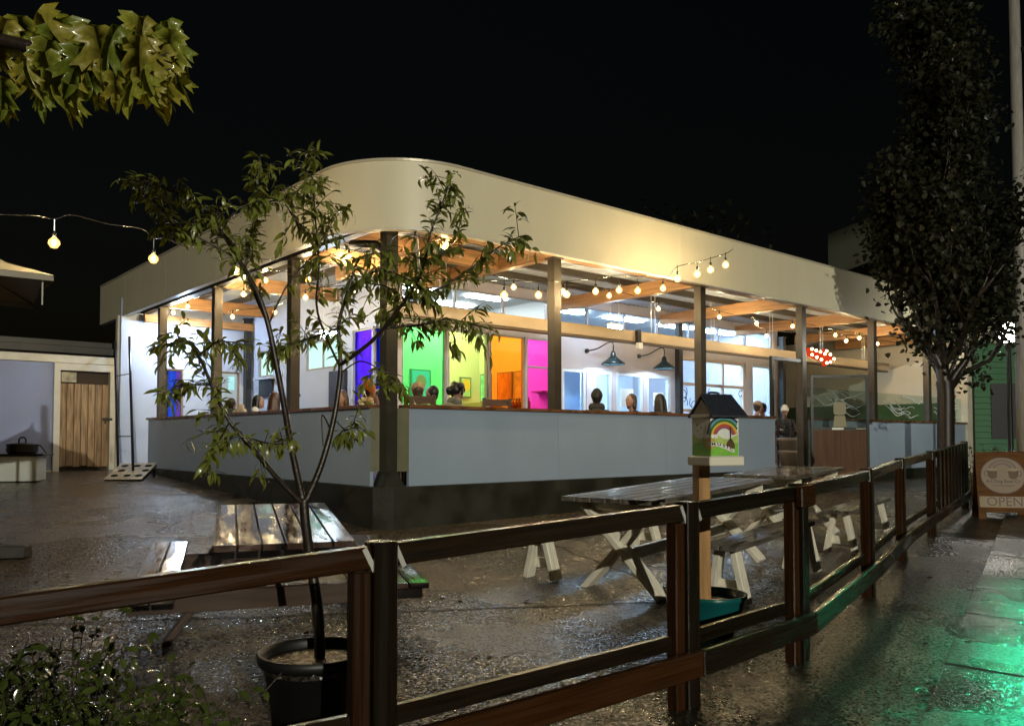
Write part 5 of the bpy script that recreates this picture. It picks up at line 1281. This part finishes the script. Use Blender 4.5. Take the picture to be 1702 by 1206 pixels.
def ringp(cx, cz, rx, rz, wd, n_=48, t0=0, t1=2 * math.pi):
    m_ = MB(); ts = lin(t0, t1, n_)
    for t in ts: m_.v += [Vector((cx + rx * math.cos(t), cz + rz * math.sin(t), 0)), Vector((cx + (rx - wd) * math.cos(t), cz + (rz - wd) * math.sin(t), 0))]
    m_.f = [[2 * i, 2 * i + 1, 2 * i + 3, 2 * i + 2] for i in range(n_)]; return m_
cx, cz_s = .0, .635
q = MB(); q.add([(cx + .285 * math.cos(t), cz_s + .255 * math.sin(t), 0) for t in lin(0, 2 * math.pi, 40)[:-1]], [tuple(range(40))]); flat(q, -.0132).build('logo_field', M('logo_field', (.15, .085, .022), .5), bd, recalc=False)
flat(ringp(cx, cz_s, .295, .265, .013), -.0150).build('logo_ring', mark, bd, recalc=False)
for k, r_ in enumerate((.185, .155, .125)): flat(ringp(cx, cz_s + .075, r_, r_ * .85, .018, 24, R(8), R(172)), -.0152).build('logo_rainbow', mark if k != 1 else M('sign_brown', (.12, .05, .02), .5), bd, recalc=False)
for s_ in (-1, 1):
    m_ = MB(); m_.add([(s_ * .135 + x, z_, 0) for x, z_ in ((-.065, .0), (.065, .0), (.055, -.1), (.02, -.125), (-.02, -.125), (-.055, -.1))], [(0, 1, 2, 3, 4, 5)]); m_.shift((cx, cz_s + .075, 0)); flat(m_, -.0154).build('logo_mug', M('mug_brown', (.09, .045, .014), .6), bd, recalc=False)
    m_ = MB().box(0, 0, 0, 0, 0, 0); m_ = MB(); m_.add([(s_ * .135 + .08 * math.cos(t), .085 + cz_s + .022 * math.sin(t), 0) for t in lin(0, 2 * math.pi, 12)[:-1]], [tuple(range(12))]); flat(m_, -.0158).build('logo_foam', cream2, bd, recalc=False)
    flat(ringp(cx + s_ * .215, cz_s + .03, .035, .04, .012, 16), -.0154).build('logo_handle', mark, bd, recalc=False)
def sgtext(t, size, x, z_, nm, bold=True):
    m_ = text_mb(t, size, bold); m_.shift((x, z_, 0)); flat(m_, -.0162).build(nm, mark, bd, recalc=False)
sgtext('Art Dog Beer Co', .064, cx, cz_s - .085, 'lettering'); sgtext('Art In Fermentation', .036, cx, cz_s - .145, 'lettering', False)
MB().box(-.33, .33, -.016, -.0125, .17, .33).build('open_plate', cream2, bd)
m_ = text_mb('OPEN', .185, False); m_.shift((0, .25, 0)); flat(m_, -.0172).build('open_lettering', mark, bd, recalc=False)
MB().box(-.33, .33, -.02, -.0125, .135, .155).build('plate_ledge', ply, bd)

# dark planter box behind the sign
c = at(1690, 760, 14.6); c.z = gz(c.x, c.y)
pbx = thing('planter_trough', 'dark planter trough with low plants behind the sandwich board', 'planter', c, R(20))
MB().box(-.5, .9, -.2, .2, .45, .86).box(-.45, -.38, -.17, -.1, 0, .45).box(.78, .85, -.17, -.1, 0, .45).box(-.45, -.38, .1, .17, 0, .45).box(.78, .85, .1, .17, 0, .45).build('trough_box', black, pbx)
MB().box(-.45, .85, -.15, .15, .84, .87).build('soil', dirt, pbx)
c2_ = at(1668, 745, 16.0); c2_.z = gz(c2_.x, c2_.y); bush('wet_shrub', 'pale green low hedge under the clapboard house wall', c2_, .9, .3, .95, 700, LEAF('hedge_leaf', (.08, .10, .03), .3), .06)

# utility pole with a green signal head (the head hangs just outside the frame)
up_ = Vector((9.36, 15.0, 0)); up_.z = gz(up_.x, up_.y)
ut = thing('utility_pole', 'tall grey pole at the right edge of the picture', 'pole', up_)
MB().tube([(0, 0, -.1), (0, 0, 4), (-.02, 0, 9.5)], [.125, .115, .10], 16).build('pole_shaft', M('pole_grey', (.34, .32, .28), .5, var=.2, nscale=6, stretch=(6, 6, .6)), ut, smooth=True)
sg_ = Vector((6.5, 9.05, 0)); sg_.z = gz(sg_.x, sg_.y)
ut = thing('traffic_signal', 'green traffic signal on a short post just right of the frame', 'traffic signal', sg_ - Vector((.41, 0, 0)))
MB().tube([(.41, .16, 0), (.41, .16, 3.2)], .045, 10).build('signal_post', black, ut, smooth=True)
hd_ = Matrix.Rotation(R(-23), 4, 'Z') @ Matrix.Rotation(R(33), 4, 'X'); pv_ = Matrix.Translation(Vector((.41, 0, 2.75))) @ hd_ @ Matrix.Translation(Vector((0, 0, -2.75)))
MB().box(-.15, .15, -.10, .12, 2.30, 3.20).xf(pv_).build('signal_housing', black, ut)
for k, z_ in enumerate((3.05, 2.75, 2.45)):
    q = MB().lathe([(.0, .0), (.10, .0), (.10, .012), (.0, .02)], n=20); q.xf(Matrix.Rotation(R(90), 3, 'X')); q.shift((0, -.105, z_)).xf(pv_); vz_ = MB()
    for j in range(18):
        t0_, t1_ = 2 * math.pi * j / 18, 2 * math.pi * (j + 1) / 18; rr_ = .108
        vz_.add([(rr_ * math.cos(t0_), -.101, z_ + rr_ * math.sin(t0_)), (rr_ * math.cos(t1_), -.101, z_ + rr_ * math.sin(t1_)), (rr_ * math.cos(t1_), -.46, z_ + rr_ * math.sin(t1_)), (rr_ * math.cos(t0_), -.46, z_ + rr_ * math.sin(t0_))], [(0, 1, 2, 3)])
    vz_.xf(pv_).build('spill_visor', black, ut, recalc=False)  # unseen visors added to keep the green light off fence and tables
    q.build('signal_lens', EM('green_signal', (.03, 1.0, .45), 5200) if k == 2 else M('signal_dark', (.05, .01, .01), .2), ut)
# post lamp
pl_ = at(1680, 742, 17.0); pl_.z = gz(pl_.x, pl_.y)
pla = thing('post_lamp', 'black post lamp with glaring white globe behind the street tree', 'lamp', pl_)
hz = at(1686, 552, 17.0).z - pl_.z
MB().lathe([(.0, 0), (.14, 0), (.14, .08), (.07, .14), (.055, .3), (.045, hz - .35), (.06, hz - .3), (.10, hz - .22), (.0, hz - .2)], n=14).build('lamp_post', black, pla, smooth=True)
MB().ball((0, 0, hz), .22, 16).build('globe', EM('white_globe', (1, .97, .86), 60), pla, smooth=True)
MB().lathe([(.12, hz + .14), (.13, hz + .17), (.0, hz + .26)], n=14).build('finial', black, pla, smooth=True)

# clapboard house far right, siding coloured green for the green light on it
hb = at(1588, 745, 24.0); hb.z = gz(hb.x, hb.y)
hs = thing('clapboard_house', 'clapboard house wall with green light put into its colour, far right', 'house', hb, R(-6))
sid = M('green_lit_siding', (.07, .20, .10), .55, var=.08, nscale=2)
MB().box(0, 9, .03, 6, -.5, 6.2).build('house_wall', M('house_core', (.12, .15, .09), .6), hs)
for k in range(34):
    m_ = MB().prism([(.0, -.035, 0), (.0, .028, 0), (.0, .028, .165), (.0, .012, .165)], (9, 0, 0)); o = m_.build('clapboard', sid, hs); o.location = (0, -.002, -.1 + k * .17)
MB().box(.0, .22, -.05, -.002, -.5, 6.2).build('corner_board', whitetrim, hs)
MB().box(1.0, 2.2, -.05, -.002, .9, 2.5).build('window', framedark, hs)
MB().add([(-.4, -.5, 6.2), (9.4, -.5, 6.2), (9.4, 3, 8.4), (-.4, 3, 8.4), (-.4, 6.5, 6.2), (9.4, 6.5, 6.2)], [(0, 1, 2, 3), (3, 2, 5, 4), (0, 3, 4), (1, 5, 2)]).build('roof', shing, hs)
# pale block showing over the roof
tbk = W(20, 9, -1.0)
q0 = at(1512, 600, 32.0); q0.z = gz(q0.x, q0.y)
zt = at(1380, 350, 32.0).z - q0.z
blk_ = thing('rooftop_block', 'dim pale boxy building top showing above the roof at right', 'building', q0, R(14))
gb_ = M('dim_stucco', (.34, .35, .26), .6, var=.1, nscale=1)
MB().box(-.75, 4.5, 0, 4, zt - 2.05, zt).build('upper_box', gb_, blk_); MB().box(-1.2, 5.5, -.3, 4.5, 0, zt - 2.1).build('lower_box', gb_, blk_)
MB().box(.3, 1.6, -.03, -.002, zt - 1.7, zt - .4).build('louvre', M('louvre', (.2, .2, .15), .6), blk_)

# ================================================================== PLANTER POTS in the gateway
c = W(a_on_b(1314, .62), .62, FLOOR)
po2 = thing('gate_planter', 'stacked grey planter with a dark bushy plant in the patio gateway', 'planter', c)
MB().lathe([(.0, .0), (.20, .0), (.235, .30), (.25, .31), (.25, .36), (.21, .36), (.2, .32), (.0, .32)], n=24).build('pot_lower', M('grey_resin', (.35, .32, .29), .5), po2, smooth=True)
MB().lathe([(.0, .37), (.22, .37), (.25, .55), (.27, .56), (.27, .62), (.22, .62), (.0, .58)], n=24).build('pot_upper', MATS['grey_resin'], po2, smooth=True)
c3 = c + Vector((0, 0, .58)); bush('pot_plant', 'dark dry bushy plant in the grey gateway planter', c3, .26, .26, .42, 440, LEAF('dark_dry_leaf', (.03, .022, .012), .5), .04, 'plant')

# ================================================================== STREET LAMP behind the viewer (lights the fascia)
sl = Vector((12.5, -31.0, 0)); sl.z = gz(sl.x, sl.y)
sla = thing('street_lamp', 'tall street lamp standing across the road behind the viewer', 'street lamp', sl)
MB().tube([(0, 0, 0), (0, 0, 12.2), (-.2, .3, 12.6), (-.6, 1.0, 12.7)], [.10, .07, .05, .04], 10).build('lamp_post', steel, sla, smooth=True)
MB().box(-.85, -.45, .8, 1.5, 12.66, 12.78).build('lamp_head', steel, sla)
ldta = bpy.data.lights.new('street_lamp_light', 'SPOT'); ldta.energy = 45000; ldta.color = (1.0, .955, .79); ldta.spot_size = R(178); ldta.spot_blend = .02; ldta.shadow_soft_size = .12
lo = bpy.data.objects.new('street_lamp_light', ldta); col.objects.link(lo); lo.parent = sla; lo.location = (-.65, 1.15, 12.6)
lo.rotation_euler = (0, 0, 0)
print('objects', len(bpy.data.objects), 'tris', sum(len(m.loop_triangles) or len(m.polygons) for m in bpy.data.meshes))
